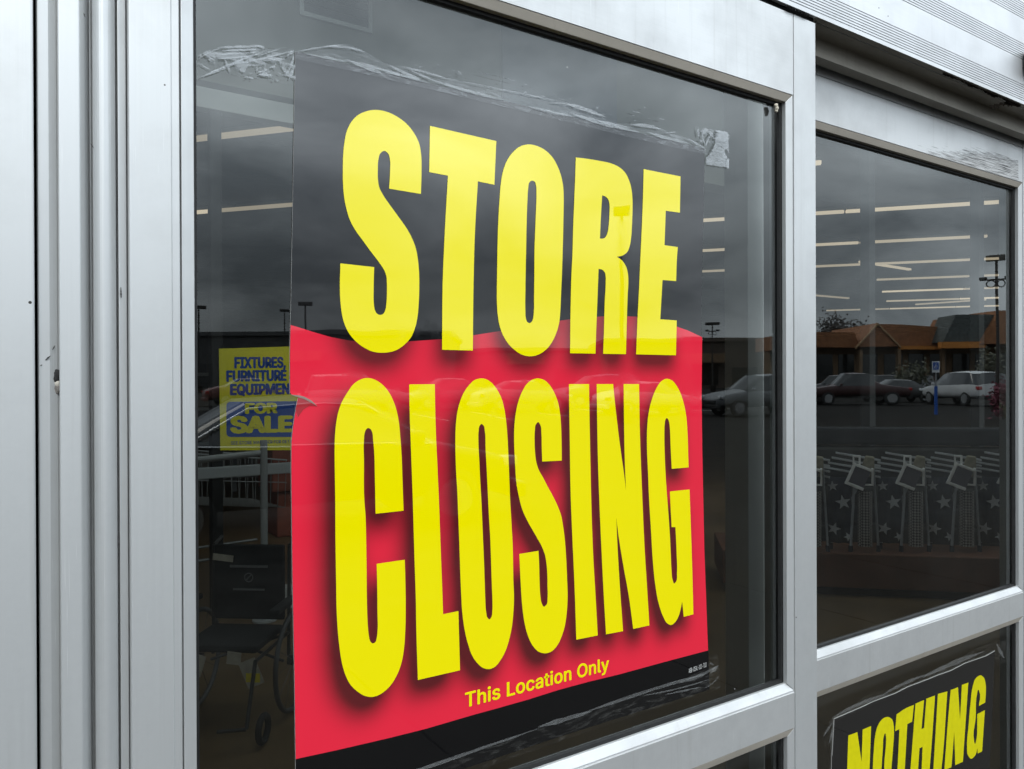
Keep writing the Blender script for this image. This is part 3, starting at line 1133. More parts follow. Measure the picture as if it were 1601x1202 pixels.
CLOSING = [
 ('G 385,65 450,78 520,120 590,200 635,290 665,385 683,480 695,600 708,780 716,1000 H 880,133! 562,168! G 457,1000 450,750 440,640 432,575 415,545 397,535 378,545 362,580 355,640 355,850 H 434,13 445,150 455,500 460,850 '
  'I 425,130 430,300 437,420 447,500 460,550 485,573 512,560 528,510 537,420 535,250 533,0 H 580,950 574,738! 894,691! 900,900 I 828,0 830,200 827,400 815,600 790,760 740,900 680,1000 600,1080 530,1120 460,1132 390,1115 320,1070 250,1000 200,900 165,780 140,620 120,430 108,200 '
  'H 112,900 105,400 103,0 G 81,950 79,800 83,600 95,480 115,380 150,285 200,200 260,120 320,80', None),
 ('G 780,125! 1020,123! 1028,500 1045,900 H 1282,0 1300,500 1325,1164 I 1220,268! 1380,235! 1397,853! 957,955! 940,400 H 1020,1164 1005,700 985,0 G 795,700 783,350', None),
 ('J 345,77 400,85 450,115 510,185 560,280 590,390 610,520 625,700 635,900 K 645,100 653,300 665,500 680,800 M 685,100 692,300 685,460 670,600 640,740 600,860 550,950 490,1020 430,1042 370,1030 310,980 260,910 215,790 180,650 155,480 140,250 '
  'K 130,1000 120,700 108,400 98,150 J 90,1100 82,900 80,700 85,560 100,430 125,330 165,230 220,150 280,95',
  'J 352,552 375,570 388,630 395,800 408,1050 K 428,400 445,700 455,1000 M 460,150 467,330 466,430 455,500 435,522 415,505 402,450 392,300 385,100 K 378,900 365,600 350,250 J 340,1150 328,900 320,720 322,640 332,575'),
 ('J 940,77 1000,90 1060,140 1110,220 1150,320 1172,430 1185,600 1190,800 1191,935! 987,945! 982,800 978,650 968,565 945,533 922,555 910,620 907,720 912,850 925,950 950,1030 1000,1120 K 1040,130 1100,240 1150,345 1185,440 1205,550 1222,680 1235,850 '
  'M 1247,100 1252,280 1245,430 1225,580 1190,700 1140,800 1080,860 1010,877 950,860 890,800 840,700 805,570 780,400 765,200 K 755,1000 748,842! 948,808! 955,950 M 960,150 968,280 980,350 1005,390 1030,370 1043,290 1042,180 K 1040,1050 1030,930 1015,850 990,780 920,650 840,510 780,380 745,250 '
  'J 715,1150 705,1000 697,850 693,700 697,560 712,430 740,310 780,210 830,130 890,87', None),
 ('N 57,122! 246,122! 250,400 258,800 Q 232,0 250,500 268,800 285,1115! 110,1150! 95,700 75,250 N 73,1150 65,650 60,350', None),
 ('N 318,122! 472,122! 490,300 535,680 585,1050 593,1125! 582,850 575,500 571,122! 716,122! 722,500 735,900 Q 650,0 668,400 690,750 707,1033! 575,1062! 540,800 490,520 455,300 437,150! 445,350 465,700 492,1080! 353,1106! 335,800 315,400 N 340,1150 330,850 322,450', None),
 ('N 972,72 1020,85 1070,140 1110,220 1140,320 1160,430 1172,600 1178,800 1181,905! 1023,918! 1012,700 1007,560 1000,490 990,455 977,441 965,455 957,500 954,600 958,800 970,1050 Q 865,150 875,300 882,450 888,580 897,660 911,691 925,675 933,600 930,450 920,230! 889,230! 880,60 '
  'N 1006,1131! 1190,1112! Q 1045,200 1055,500 1067,942! 988,963! 975,838! 965,890 945,960 915,1010 885,1030 855,1018 820,960 785,860 755,700 735,500 720,250 N 810,1202 800,950 790,700 792,540 805,400 835,270 880,160 925,95', None),
]
NOTHING = [
 ('S 195,815! 300,775! 349,1120! 362,745! 460,705! 425,1650! 310,1700! 275,1350! 265,1720! 165,1760!', None),
 ('S 660,600 700,625 722,700 725,800 715,950 695,1202 680,1400 640,1550 580,1600 520,1560 480,1450 478,1250 490,1000 505,830 530,720 575,640 620,605', 'S 622,787 632,830 632,900 615,1100 600,1350 580,1420 562,1380 580,1202 597,950 608,820'),
 ('S 755,570! 850,505 957,458! 935,655! 880,682! 850,1202 830,1480! 740,1530! 765,1202 788,740! 738,765!', None),
 ('T -54,563! 30,528! 5,812! 30,800! 52,515! 137,483! 105,950 85,1202 75,1340! 0,1370! 15,985! -15,1000! -40,1390! -120,1420!', None),
 ('T 165,468! 258,443! 200,1202 190,1280! 115,1310! 130,1050', None),
 ('T 290,430! 362,403! 382,720! 400,380! 463,357! 410,1132! 335,1165! 325,840! 298,1185! 228,1215! 262,750', None),
 ('T 585,285 615,310 632,370 635,450 628,552! 567,587! 572,450 560,425 550,460 535,700 518,920 528,958 542,910 550,780 550,665! 625,627! 598,1030! 555,1052! 552,1000! 530,1070 490,1103 460,1070 450,980 465,780 485,550 505,400 540,310', None),
]


def print_mesh(name, letters, y, mat, parent, extra=()):
    """flat printed lettering on the plane y; returns the object and its outlines in (x, z)"""
    V, Fc, outl = [], [], []
    for a, h in letters:
        loops = [smooth(path(a))] + ([smooth(path(h))] if h else [])
        L3 = []
        for lp in loops:
            pts = [P(px, py, y) for px, py in lp]
            L3.append([Vector((q[0], q[2], 0)) for q in pts])
        outl.append([np.array([(v.x, v.y) for v in lp]) for lp in L3])
        tri = tessellate_polygon(L3)
        base = len(V)
        for lp in L3:
            V += [(v.x, y, v.y) for v in lp]
        Fc += [tuple(base + i for i in t) for t in tri]
    for (ev, ef) in extra:
        base = len(V)
        V += [(a, y, b) for a, b in ev]
        Fc += [tuple(base + i for i in f) for f in ef]
    o = pydata(name, V, Fc, mat, parent)
    face_out(o)
    return o, outl


def face_out(o):
    me = o.data
    bm = bmesh.new()
    bm.from_mesh(me)
    bm.normal_update()
    bmesh.ops.reverse_faces(bm, faces=[f for f in bm.faces if f.normal.y > 0])
    bm.to_mesh(me)
    bm.free()


SANS = None
try:                                     # Blender's own bundled sans; the built-in face serves if it is missing
    SANS = bpy.data.fonts.load(bpy.utils.resource_path('LOCAL') + '/datafiles/fonts/Inter.woff2')
except Exception:
    SANS = None


def text_flat(s, offset=0.0, space=1.0):
    """triangles of a line of lettering: (points, faces, width, cap height)"""
    cu = bpy.data.curves.new('lettering', 'FONT')
    cu.body = s
    cu.offset = offset
    cu.space_character = space
    if SANS is not None:
        cu.font = SANS
    cu.resolution_u = 4
    ob = bpy.data.objects.new('lettering', cu)
    COL.objects.link(ob)
    bpy.context.view_layer.update()
    dg = bpy.context.evaluated_depsgraph_get()
    me = ob.evaluated_get(dg).to_mesh()
    pts = [(v.co.x, v.co.y) for v in me.vertices]
    fs = [tuple(p.vertices) for p in me.polygons]
    ob.evaluated_get(dg).to_mesh_clear()
    bpy.data.objects.remove(ob)
    bpy.data.curves.remove(cu)
    xs = [p[0] for p in pts]
    return pts, fs, min(xs), max(xs)


def fit_text(s, o, u, h, offset=0.03, space=1.0):
    """lettering from origin o = (x, z), baseline vector u over its whole width, cap height h; returns stacked layers (x, z, lift) that thicken the strokes"""
    pts, fs, x0, x1 = text_flat(s, 0.0, space)
    hp = text_flat('H', 0.0)[0]
    k = h / (max(p[1] for p in hp) - min(p[1] for p in hp))
    o, u = np.array(o), np.array(u)
    kx = np.linalg.norm(u) / (x1 - x0)
    V, F = [], []
    dirs = [(0, 0)] + ([(math.cos(a) * offset, math.sin(a) * offset) for a in [i * math.pi / 4 for i in range(8)]] if offset > 0 else [])
    for q, (dx, dy) in enumerate(dirs):
        b = len(V)
        for x, y in pts:
            w = o + u * ((x - x0) / (x1 - x0)) + np.array([dx * kx, (y + dy * 0.6) * k])
            V.append((w[0], w[1], q * 0.00003))
        F += [tuple(b + i for i in f) for f in fs]
    return V, F


def poly_sheet(name, px_pts, yf, th, mats, parent, px=True):
    """a sheet with an outline given in photograph pixels on the plane yf: front face, paper-coloured edge"""
    pts = [P(a, b, yf) for a, b in px_pts] if px else px_pts
    n = len(pts)
    L = [Vector((p[0], p[2], 0)) for p in pts]
    tri = tessellate_polygon([L])
    V = [(p[0], yf, p[2]) for p in pts] + [(p[0], yf + th, p[2]) for p in pts]
    Fc = [tuple(t) for t in tri] + [tuple(n + i for i in t) for t in tri]
    mi = [0] * len(tri) + [1] * len(tri)
    for i in range(n):
        Fc.append((i, (i + 1) % n, n + (i + 1) % n, n + i))
        mi.append(1)
    o = pydata(name, V, Fc, mats, parent, mi=mi)
    fixn(o)
    return o


YP = -0.0022      # front of the closing sign, on the outer face of the glass
sg = empty('closing_sign', (0.45, -0.001, 1.4), 0, 'large black and red store closing sign with torn left edge', 'sign')
edge_px = [(461.5, 80), (560, 104), (700, 137), (850, 172), (1000, 208), (1102, 232), (1100, 330), (1097.6, 440), (1096.8, 515), (1097.2, 620), (1098.2, 700), (1101.5, 860), (1107.3, 1017), (1109.5, 1078),
           (1000, 1112), (880, 1150), (740, 1197), (600, 1243), (463.2, 1290), (462, 1187), (460.3, 1060), (457, 900), (455.2, 735), (455.5, 690), (457.5, 670), (460.5, 650), (464.5, 628), (466, 620.5), (461, 618), (453.2, 616), (453, 560), (453.8, 508), (455, 470), (458, 300)]
poly_sheet('sheet', edge_px, YP, 0.0014, [INK_BLACK, PAPER_EDGE], sg)
let_o, store_out = print_mesh('store_lettering', STORE, YP - 0.0006, INK_YELLOW, sg)
clo_o, closing_out = print_mesh('closing_lettering', CLOSING, YP - 0.0006, INK_YELLOW, sg)
# "This Location Only"
p0, p1 = P(733.2, 1104.2, YP - 0.0006), P(948.8, 1051.5, YP - 0.0006)
ptop = P(733.2, 1082.0, YP - 0.0006)
tv, tf = fit_text('This Location Only', (p0[0] - 0.006, p0[2]), (p1[0] - p0[0] + 0.010, p1[2] - p0[2] + 0.004), ptop[2] - p0[2], 0.022, 1.03)
o = pydata('location_lettering', [(a, YP - 0.0006 - c, b) for a, b, c in tv], tf, INK_YELLOW, sg); face_out(o)
p0, p1 = P(1077.0, 1052.5, YP - 0.0006), P(1104.5, 1042.2, YP - 0.0006)
tv, tf = fit_text('ASB-CEAL-101-TLO', (p0[0], p0[2]), (p1[0] - p0[0], p1[2] - p0[2]), 0.0085, 0.0, 1.0)
o = pydata('print_code', [(a, YP - 0.0006 - c, b) for a, b, c in tv], tf, INK_WHITE, sg); face_out(o)

# the red field with its printed soft shadow round the lettering
def inside(polys, X, Z):
    r = np.zeros(X.shape, bool)
    for loops in polys:
        for lp in loops:
            x0, z0 = lp[:, 0], lp[:, 1]
            x1, z1 = np.roll(x0, -1), np.roll(z0, -1)
            for a, b, c, d in zip(x0, z0, x1, z1):
                if b == d:
                    continue
                cond = ((b > Z) != (d > Z)) & (X < (c - a) * (Z - b) / (d - b) + a)
                r ^= cond
    return r


def blur(A, s):
    n = int(3 * s) + 1
    k = np.exp(-0.5 * (np.arange(-n, n + 1) / s) ** 2)
    k /= k.sum()
    A = np.apply_along_axis(lambda m_: np.convolve(np.pad(m_, n, mode='edge'), k, mode='valid'), 0, A)
    return np.apply_along_axis(lambda m_: np.convolve(np.pad(m_, n, mode='edge'), k, mode='valid'), 1, A)


gx0, gx1, gz0, gz1, gs = 0.10, 1.35, 0.75, 2.05, 0.004
GX, GZ = np.meshgrid(np.arange(gx0, gx1, gs), np.arange(gz0, gz1, gs))
mc = inside(closing_out, GX, GZ).astype(float)
ms = inside(store_out, GX, GZ).astype(float)


def shift(A, dx, dz):
    return np.roll(np.roll(A, int(round(dx / gs)), 1), int(round(dz / gs)), 0)


shad = np.clip(1.35 * blur(shift(mc, -0.014, -0.024), 0.015 / gs), 0, 1) ** 0.9
shad2 = np.clip(1.3 * blur(shift(ms, -0.010, -0.026), 0.014 / gs), 0, 1) ** 0.9
SH = np.maximum(shad, shad2 * 0.92)


def shade_at(x, z):
    i = min(max((x - gx0) / gs, 0), GX.shape[1] - 1.001)
    j = min(max((z - gz0) / gs, 0), GX.shape[0] - 1.001)
    a, b = int(i), int(j)
    u, v = i - a, j - b
    return (SH[b, a] * (1 - u) + SH[b, a + 1] * u) * (1 - v) + (SH[b + 1, a] * (1 - u) + SH[b + 1, a + 1] * u) * v


wave_top = [(453.9, 508), (465, 511), (490, 519), (518, 527), (545, 532), (575, 535), (607, 535.5), (649, 533), (691, 530), (740, 524), (804, 514), (850, 506), (880, 500.5), (915, 496), (942, 494.5), (970, 494), (997, 495), (1026, 500), (1057, 510), (1076, 516.5), (1098, 527)]
wave_bot = [(461.9, 1187), (520, 1174.5), (600, 1156), (660, 1141), (733, 1119.5), (772, 1108.8), (819, 1095.5), (866, 1080.5), (913, 1067.8), (960, 1056.5), (1030, 1037.3), (1107.2, 1016.8)]
YR_ = YP - 0.0003


def curve_xz(pts):
    q = np.array([[*P(a, b, YR_)[[0, 2]]] for a, b in pts])
    return q


ct, cb = curve_xz(wave_top), curve_xz(wave_bot)
# left and right edges of the sheet by height
le = np.array([[*P(a, b, YR_)[[0, 2]]] for a, b in [(453.8, 508), (453, 560), (453.2, 616), (461, 618), (466, 620.5), (464.5, 628), (460.5, 650), (457.5, 670), (455.5, 690), (455.2, 735), (457, 900), (460.3, 1060), (462, 1187)]])[::-1]
re = np.array([[*P(a, b, YR_)[[0, 2]]] for a, b in [(1098, 527), (1097.2, 620), (1098.2, 700), (1101.5, 860), (1107.3, 1017)]])[::-1]
nu, nv = 200, 220
V, Fc = [], []
for j in range(nv + 1):
    for i in range(nu + 1):
        u, v = i / nu, j / nv
        xm = ct[0, 0] + (ct[-1, 0] - ct[0, 0]) * u
        zt_, zb_ = np.interp(xm, ct[:, 0], ct[:, 1]), np.interp(xm, cb[:, 0], cb[:, 1])
        z = zb_ + (zt_ - zb_) * v
        xl, xr = np.interp(z, le[:, 1], le[:, 0]), np.interp(z, re[:, 1], re[:, 0])
        x = xl + 0.0004 + (xr - xl - 0.0008) * u
        V.append((x, YR_, z))
for j in range(nv):
    for i in range(nu):
        a = j * (nu + 1) + i
        Fc.append((a, a + 1, a + nu + 2, a + nu + 1))
o = pydata('red_field', V, Fc, INK_RED, sg)
ca = o.data.color_attributes.new('print', 'FLOAT_COLOR', 'POINT')
cr0, cr1 = np.array([0.84, 0.024, 0.055]), np.array([0.115, 0.014, 0.017])
buf = np.ones((len(V), 4))
for i, v in enumerate(V):
    s = shade_at(v[0], v[2])
    buf[i, :3] = cr0 * (1 - s) + cr1 * s
ca.data.foreach_set('color', buf.ravel())
# the torn nick: lip paints the shadow under the tear brown
slit = [(453.2, 616.2), (461, 617.2), (468, 617.8), (476, 620), (487, 626), (496, 634.5), (486, 629), (475, 623.5), (466, 620.8), (460, 619)]
o = poly_sheet('tear_shade', slit, YP - 0.0012, 0.0006, [INK_TEAR_SHADE, PAPER_EDGE], sg)
flap = [(466, 621), (475, 624), (486, 629.5), (496, 635), (484, 634), (474, 640), (466, 652), (462, 640)]
o = poly_sheet('torn_flap', flap, YP - 0.0008, 0.0004, [simple('poster_shaded_red', (0.42, 0.03, 0.04), **COAT), PAPER_EDGE], sg)  # shading put into the flap's darker red


# ---- second sign on the recessed leaf
YN = DOFF - 0.0022
sn = empty('notice_sign', (1.7, YN, 0.9), 0, 'black notice sign reading NOTHING taped below the recessed rail', 'sign')
nt = [(1303.8, 1123.6), (1351, 1103.2), (1364.7, 1096.6), (1401, 1083), (1418.6, 1073.7), (1449.6, 1062), (1464, 1056), (1488, 1047.5), (1508.7, 1036.5), (1542, 1025), (1555.3, 1017.2),
      (1552, 1106), (1547, 1202), (1541, 1330), (1420, 1385), (1292, 1450), (1300.7, 1181.5)]
poly_sheet('sheet', nt, YN, 0.0012, [simple('notice_black', (0.022, 0.021, 0.020), **COAT), PAPER_EDGE], sn)
print_mesh('lettering', NOTHING, YN - 0.0005, simple('notice_yellow', (0.72, 0.66, 0.004), vary=0.05, scale=60, **COAT), sn)
o = poly_sheet('red_band', [(1518, 1214), (1529, 1208), (1538, 1205), (1546.3, 1206), (1541, 1328), (1480, 1350)], YN - 0.0003, 0.0002, [simple('notice_red', (0.55, 0.03, 0.04), **COAT), PAPER_EDGE], sn)
# pale line along the sheet's upper and left edge
V, Fc = [], []
eb = nt[-1:] + nt[:11]
for k, (a, b) in enumerate(eb):
    p = P(a, b, YN - 0.0005)
    w = 0.0022
    V += [(p[0] + (0 if k > 1 else w * .5) - (w * .0), p[1], p[2] + (w * .35 if k else 0)), (p[0] + (w * 0.9 if k < 2 else 0), p[1], p[2] - (w * .55 if k else 0))]
for k in range(len(eb) - 1):
    Fc.append((2 * k, 2 * k + 1, 2 * k + 3, 2 * k + 2))
o = pydata('paper_edge', V, Fc, simple('cut_paper_edge', (0.42, 0.42, 0.40), 0.8), sn); face_out(o)

# ---- clear tape
def tape(name, label, outline, streaks, y, m0, m1, wob=0.0006):
    V, Fc, mi = [], [], []
    def add(px_pts, yy, k):
        pts = [P(a, b, yy) for a, b in px_pts]
        tri = tessellate_polygon([[Vector((p[0], p[2], 0)) for p in pts]])
        base = len(V)
        V.extend([(p[0], yy + random.uniform(-wob, wob) * 0.3, p[2]) for p in pts])
        for t in tri:
            Fc.append(tuple(base + i for i in t)); mi.append(k)
    add(outline, y, 0)
    for q, s in enumerate(streaks):
        add(s, y - 0.0004 - 0.00004 * q, 1)
    o = pydata(name, V, Fc, [m0, m1], None, mi=mi)
    face_out(o)
    tag(o, label, 'tape', 'strips of clear packing tape on the signs')
    return o


def spindle(a, b, w, bend=0.0, n=12):
    """thin milky fold between two pixels"""
    ax, ay = a
    bx, by = b
    L = math.hypot(bx - ax, by - ay)
    nx, ny = -(by - ay) / L, (bx - ax) / L
    up, dn = [], []
    for i in range(n + 1):
        u = i / n
        c = bend * 4 * u * (1 - u)
        h = w * 0.8 * (math.sin(math.pi * u) ** 0.8) * (0.75 + 0.5 * random.random()) / 2 + 0.12
        x, y = ax + (bx - ax) * u, ay + (by - ay) * u
        up.append((x + nx * (c + h), y + ny * (c + h)))
        dn.append((x + nx * (c - h), y + ny * (c - h)))
    return up + dn[::-1]


YT = YP - 0.0012
top_line = [(462, 81), (560, 105), (700, 138), (850, 173), (1000, 209), (1103, 233)]
tape_top = [(462, 80), (480, 75.5), (510, 71), (540, 68), (560, 74), (575, 83), (600, 98), (620, 103), (645, 107), (668, 114), (700, 122), (740, 131), (790, 142), (840, 153), (882, 159), (905, 164), (930, 175), (948, 187), (965, 192), (985, 193), (1010, 193), (1032, 200), (1050, 209), (1078, 217), (1103, 232)] \
    + [(1103, 241), (1000, 218), (850, 182), (700, 146), (560, 113), (462, 92)]
st = [spindle((505, 73), (572, 82), 5, -4), spindle((462, 81), (540, 69), 2.5, -1), spindle((478, 84), (548, 97), 4, 0), spindle((540, 92), (600, 116), 7, 0), spindle((560, 96), (668, 129), 5, 1),
      spindle((608, 101), (662, 127), 6, 1), spindle((590, 107), (640, 121), 6, 0), spindle((625, 103), (700, 123), 4, -1), spindle((668, 122), (792, 157), 6, 2), spindle((700, 122), (884, 160), 1.6, 0),
      spindle((640, 109), (680, 126), 3, 0), spindle((824, 166), (900, 182), 6, 1), spindle((882, 161), (948, 183), 7, -1), spindle((890, 176), (1003, 207), 8, 2), spindle((930, 187), (985, 199), 5, 1),
      spindle((985, 195), (1034, 202), 6, -2), spindle((1012, 206), (1078, 224), 6, 1), spindle((1075, 216), (1103, 232), 3, 0), spindle((1040, 208), (1058, 206), 3, 0), spindle((862, 160), (884, 162), 2, 0)]
rs = random.Random(11)
for k in range(70):
    u_ = rs.random()
    x, y = 640 + 400 * u_, 97 + 99 * u_ + rs.gauss(0, 5)
    w_ = rs.choice((0.8, 0.8, 1.2, 2.2))
    st.append(spindle((x, y), (x + rs.uniform(0.8, 4.5), y + rs.uniform(0, 1.2)), w_, 0, 4))
st.append(spindle((748, 112), (806, 126), 0.7, 0)); st.append(spindle((1028, 184), (1040, 187), 2.0, 0)); st.append(spindle((988, 173), (1004, 177), 1.6, 0))
tape('packing_tape', 'long wrinkled clear tape along the top edge of the closing sign', tape_top, st, YT, TAPE, TAPE_STREAK)
tape_left = [(307.5, 88), (322, 80), (345, 74), (375, 71), (405, 70), (416, 73), (412, 77), (440, 74), (462, 77), (462, 134), (448, 131), (430, 126), (400, 123), (370, 118), (340, 112), (325, 118), (309, 125)]
rs = random.Random(3)
st = [spindle((309, 122), (400, 82), 4.5, 2), spindle((318, 118), (420, 78), 3, -1), spindle((340, 104), (462, 78), 3, 2), spindle((311, 92), (345, 75), 2.5, -2), spindle((312, 97), (330, 108), 2, 2), spindle((340, 74), (412, 72), 4.5, 0),
      spindle((346, 79), (402, 77), 3.5, 0), spindle((322, 88), (400, 82), 2.2, -1), spindle((335, 92), (398, 86), 2.0, 1), spindle((352, 93), (360, 112), 4, 0), spindle((404, 92), (446, 92), 7, 1), spindle((402, 88), (440, 76), 2, -1),
      spindle((448, 88), (460, 78), 6, 0), spindle((446, 118), (460, 84), 5, 2), spindle((452, 124), (461, 100), 6, 0), spindle((402, 102), (404, 112), 2, 1), spindle((403, 93), (415, 99), 4, 0), spindle((414, 98), (415, 110), 2, 0),
      spindle((404, 116), (428, 119), 6, -1), spindle((404, 113), (420, 108), 4, 0), spindle((421, 106), (430, 103), 3, 0), spindle((382, 98), (394, 96), 2.5, 0), spindle((383, 104), (392, 98), 1.5, 0), spindle((318, 84), (332, 92), 3, 0), spindle((330, 86), (338, 92), 2, 0),
      spindle((426, 99), (432, 108), 2, 0), spindle((434, 112), (440, 117), 1.2, 0)]
for k in range(16):
    x, y = rs.uniform(380, 446), rs.uniform(94, 126)
    st.append(spindle((x, y), (x + rs.uniform(1, 5), y + rs.uniform(-2, 2)), rs.uniform(.5, 1.6), 0, 4))
tape('packing_tape', 'crumpled clear tape left of the top corner of the closing sign', tape_left, st, YT - 0.0002, TAPE_CRUMPLED, TAPE_STREAK)
tape_tr = [(1086, 197), (1100, 200), (1118, 203), (1140.5, 206.5), (1140, 263.5), (1120, 261), (1103.5, 258.5), (1103, 232), (1094, 222)]
st = [spindle((1091, 200), (1093, 214), 4, 0), spindle((1100, 202), (1104, 228), 2, 3), spindle((1108, 203), (1116, 216), 5, 0), spindle((1116, 206), (1104, 230), 3, 3), spindle((1118, 205), (1138, 208), 5, 0),
      [(1119, 208), (1130, 207), (1138, 210), (1139.5, 230), (1132, 235), (1136, 245), (1139.5, 252), (1139, 262), (1120, 259.5), (1104, 257), (1105, 246), (1112, 238), (1118, 225)]]
tape('packing_tape', 'square milky tape end right of the top corner of the closing sign', tape_tr, st, YT - 0.0002, TAPE_CRUMPLED, TAPE_STREAK)
tape_bot = [(700, 1187), (800, 1154), (850, 1137), (930, 1110), (1000, 1088), (1060, 1066), (1106, 1044), (1108, 1026), (1122, 1021.5), (1124.5, 1043), (1126, 1075), (1112, 1080), (1000, 1116), (850, 1168), (700, 1222), (470, 1296), (470, 1262)]
st = [spindle((840, 1137), (925, 1112), 9, 0), spindle((900, 1119), (1106, 1052), 6, -2), spindle((1060, 1068), (1123, 1040), 6, 3), spindle((1110, 1053), (1123, 1040), 7, 0), spindle((1000, 1088), (1114, 1060), 2.5, 3), spindle((1100, 1076), (1124, 1056), 1.6, 3),
      spindle((1110, 1036), (1116, 1040), 4, 0), spindle((1040, 1086), (1096, 1074), 3, 0), spindle((470, 1268), (850, 1136), 6, 0, 24)]
tape('packing_tape', 'dull clear tape along the lower black edge of the closing sign', tape_bot, st, YT, TAPE_DIM, TAPE_DIM_STREAK)
tape_n = [(1290, 1168), (1286, 1148), (1303, 1118), (1330, 1108), (1352, 1088), (1376, 1079), (1392, 1082), (1404, 1077), (1424, 1063), (1450, 1050), (1480, 1040), (1505, 1026), (1530, 1012), (1556, 1004), (1572, 1000), (1574, 1034), (1556, 1039),
          (1555.5, 1020), (1509, 1040), (1465, 1059), (1419, 1077), (1365, 1100), (1305, 1127), (1301, 1165)]
st = [spindle((1303, 1121), (1390, 1084), 6, -3), spindle((1380, 1086), (1450, 1054), 6, -2), spindle((1440, 1060), (1540, 1018), 8, -2), spindle((1288, 1150), (1302, 1128), 3, 0), spindle((1296, 1162), (1301, 1140), 3, 1), spindle((1558, 1006), (1570, 1030), 6, 0)]
tape('packing_tape', 'clear tape along the top edge of the black notice sign', tape_n, st, YN - 0.0012, TAPE_DIM, TAPE_DIM_STREAK)

# ------------------------------------------------------------------ inside the shop
CEIL_Z = 4.6
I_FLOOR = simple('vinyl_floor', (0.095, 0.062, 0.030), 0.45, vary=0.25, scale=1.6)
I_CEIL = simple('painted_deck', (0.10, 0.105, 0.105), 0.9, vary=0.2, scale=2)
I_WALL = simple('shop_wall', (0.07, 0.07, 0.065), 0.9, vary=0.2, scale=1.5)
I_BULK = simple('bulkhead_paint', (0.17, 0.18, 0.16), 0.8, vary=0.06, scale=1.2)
bm = bmesh.new()
bbox(bm, (-14, 0.30, -0.15), (48, 46, -0.002))
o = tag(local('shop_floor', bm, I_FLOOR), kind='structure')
bm = bmesh.new()
bbox(bm, (-14, 4.601, CEIL_Z), (48, 46, CEIL_Z + 0.2))
for xa_, xb_ in ((-14, 0.3), (2.7, 3.6), (7.4, 48)):          # two unseen roof openings added to daylight the entrance
    bbox(bm, (xa_, 0.33, CEIL_Z), (xb_, 4.6, CEIL_Z + 0.2))
for xa_, xb_ in ((0.301, 2.699), (3.601, 7.399)):
    bbox(bm, (xa_, 0.33, CEIL_Z), (xb_, 0.7, CEIL_Z + 0.2)); bbox(bm, (xa_, 3.3, CEIL_Z), (xb_, 4.6, CEIL_Z + 0.2))
for k in range(2, 24):                    # deck ribs
    bbox(bm, (-14, 1.2 + k * 1.9, CEIL_Z - 0.06), (48, 1.32 + k * 1.9, CEIL_Z + 0.004))
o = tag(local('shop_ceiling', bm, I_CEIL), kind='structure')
bm = bmesh.new()
bbox(bm, (-14.2, 46, -0.1), (48.2, 46.2, 4.7))
bbox(bm, (-14.2, 0.3, -0.1), (-14, 46, 4.7))
bbox(bm, (48, 0.4, -0.1), (48.2, 46, 4.7))
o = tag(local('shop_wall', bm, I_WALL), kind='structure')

YI = 4.3          # inner line of the vestibule
zb_ = 0.5 * (ZA(307, 120, YI) + ZA(460, 158, YI))
xb1 = XA(1140, YI)
bm = bmesh.new()
bbox(bm, (-3.0, YI, zb_), (xb1 + 0.25, YI + 0.25, CEIL_Z - 0.002))
o = tag(local('bulkhead', bm, I_BULK), 'pale grey green bulkhead across the far side of the vestibule', 'bulkhead')
# a dark vent and a bluish transom panel on the bulkhead
xv0, xv1 = XA(470, YI), XA(583, YI)
zv = ZA(530, 40, YI)
v_ = empty('air_vent', (xv0, YI, zv), 0, 'dark rectangular vent high on the pale bulkhead', 'vent')
bm = bmesh.new()
w_ = xv1 - xv0
bbox(bm, (0, -0.02, 0), (w_, -0.001, 0.03)); bbox(bm, (0, -0.02, 0.03), (0.03, -0.001, 0.62)); bbox(bm, (w_ - 0.03, -0.02, 0.03), (w_, -0.001, 0.62)); bbox(bm, (0.03, -0.02, 0.59), (w_ - 0.03, -0.001, 0.62))
local('frame', bm, ALU_IN, v_)
bm = bmesh.new()
for k in range(9):
    vs = bbox(bm, (0.031, -0.014, 0.035 + k * 0.061), (w_ - 0.031, -0.003, 0.085 + k * 0.061))
local('louvre', bm, simple('vent_dark', (0.04, 0.045, 0.06), 0.6), v_)
xt0, xt1 = XA(786, YI - 0.01), XA(964, YI - 0.01)
bm = bmesh.new()
bbox(bm, (xt0, YI - 0.03, zb_ + 0.002), (xt1, YI - 0.002, CEIL_Z - 0.01), 0.006)
o = tag(local('transom_panel', bm, simple('transom_blue_grey', (0.09, 0.11, 0.15), 0.5, vary=0.08)), 'bluish grey panel fixed to the pale bulkhead above the sign', 'panel')

# inner frame of the vestibule
zt0, zt1 = ZA(395, 186, YI), ZA(395, 155, YI)
fr_ = empty('inner_doorway', (XA(300, YI), YI, 0), 0, 'grey metal frame of the inner doorway behind the left glass', 'doorway')
def wb(bm, lo, hi, b=0.0):
    q = Vector(fr_.location)
    bbox(bm, Vector(lo) - q, Vector(hi) - q, b)
bm = bmesh.new(); wb(bm, (XA(250, YI), YI - 0.05, zt0), (XA(640, YI), YI + 0.05, zt1), 0.004); local('head_rail', bm, simple('frame_pale', (0.34, 0.36, 0.36), 0.5, 0.3), fr_)
for px, w in ((337, 0.035), (640, 0.04), (1156, 0.06)):
    xm = XA(px, YI)
    bm = bmesh.new(); wb(bm, (xm - w, YI - 0.045, 0.0), (xm + w, YI + 0.045, zt0 - 0.001), 0.003); local('mullion', bm, simple('frame_dark', (0.006, 0.0065, 0.0065), 0.5, 0.2) if px < 400 else ALU_IN, fr_)
zr0, zr1 = ZA(385, 743, YI), ZA(385, 726, YI)
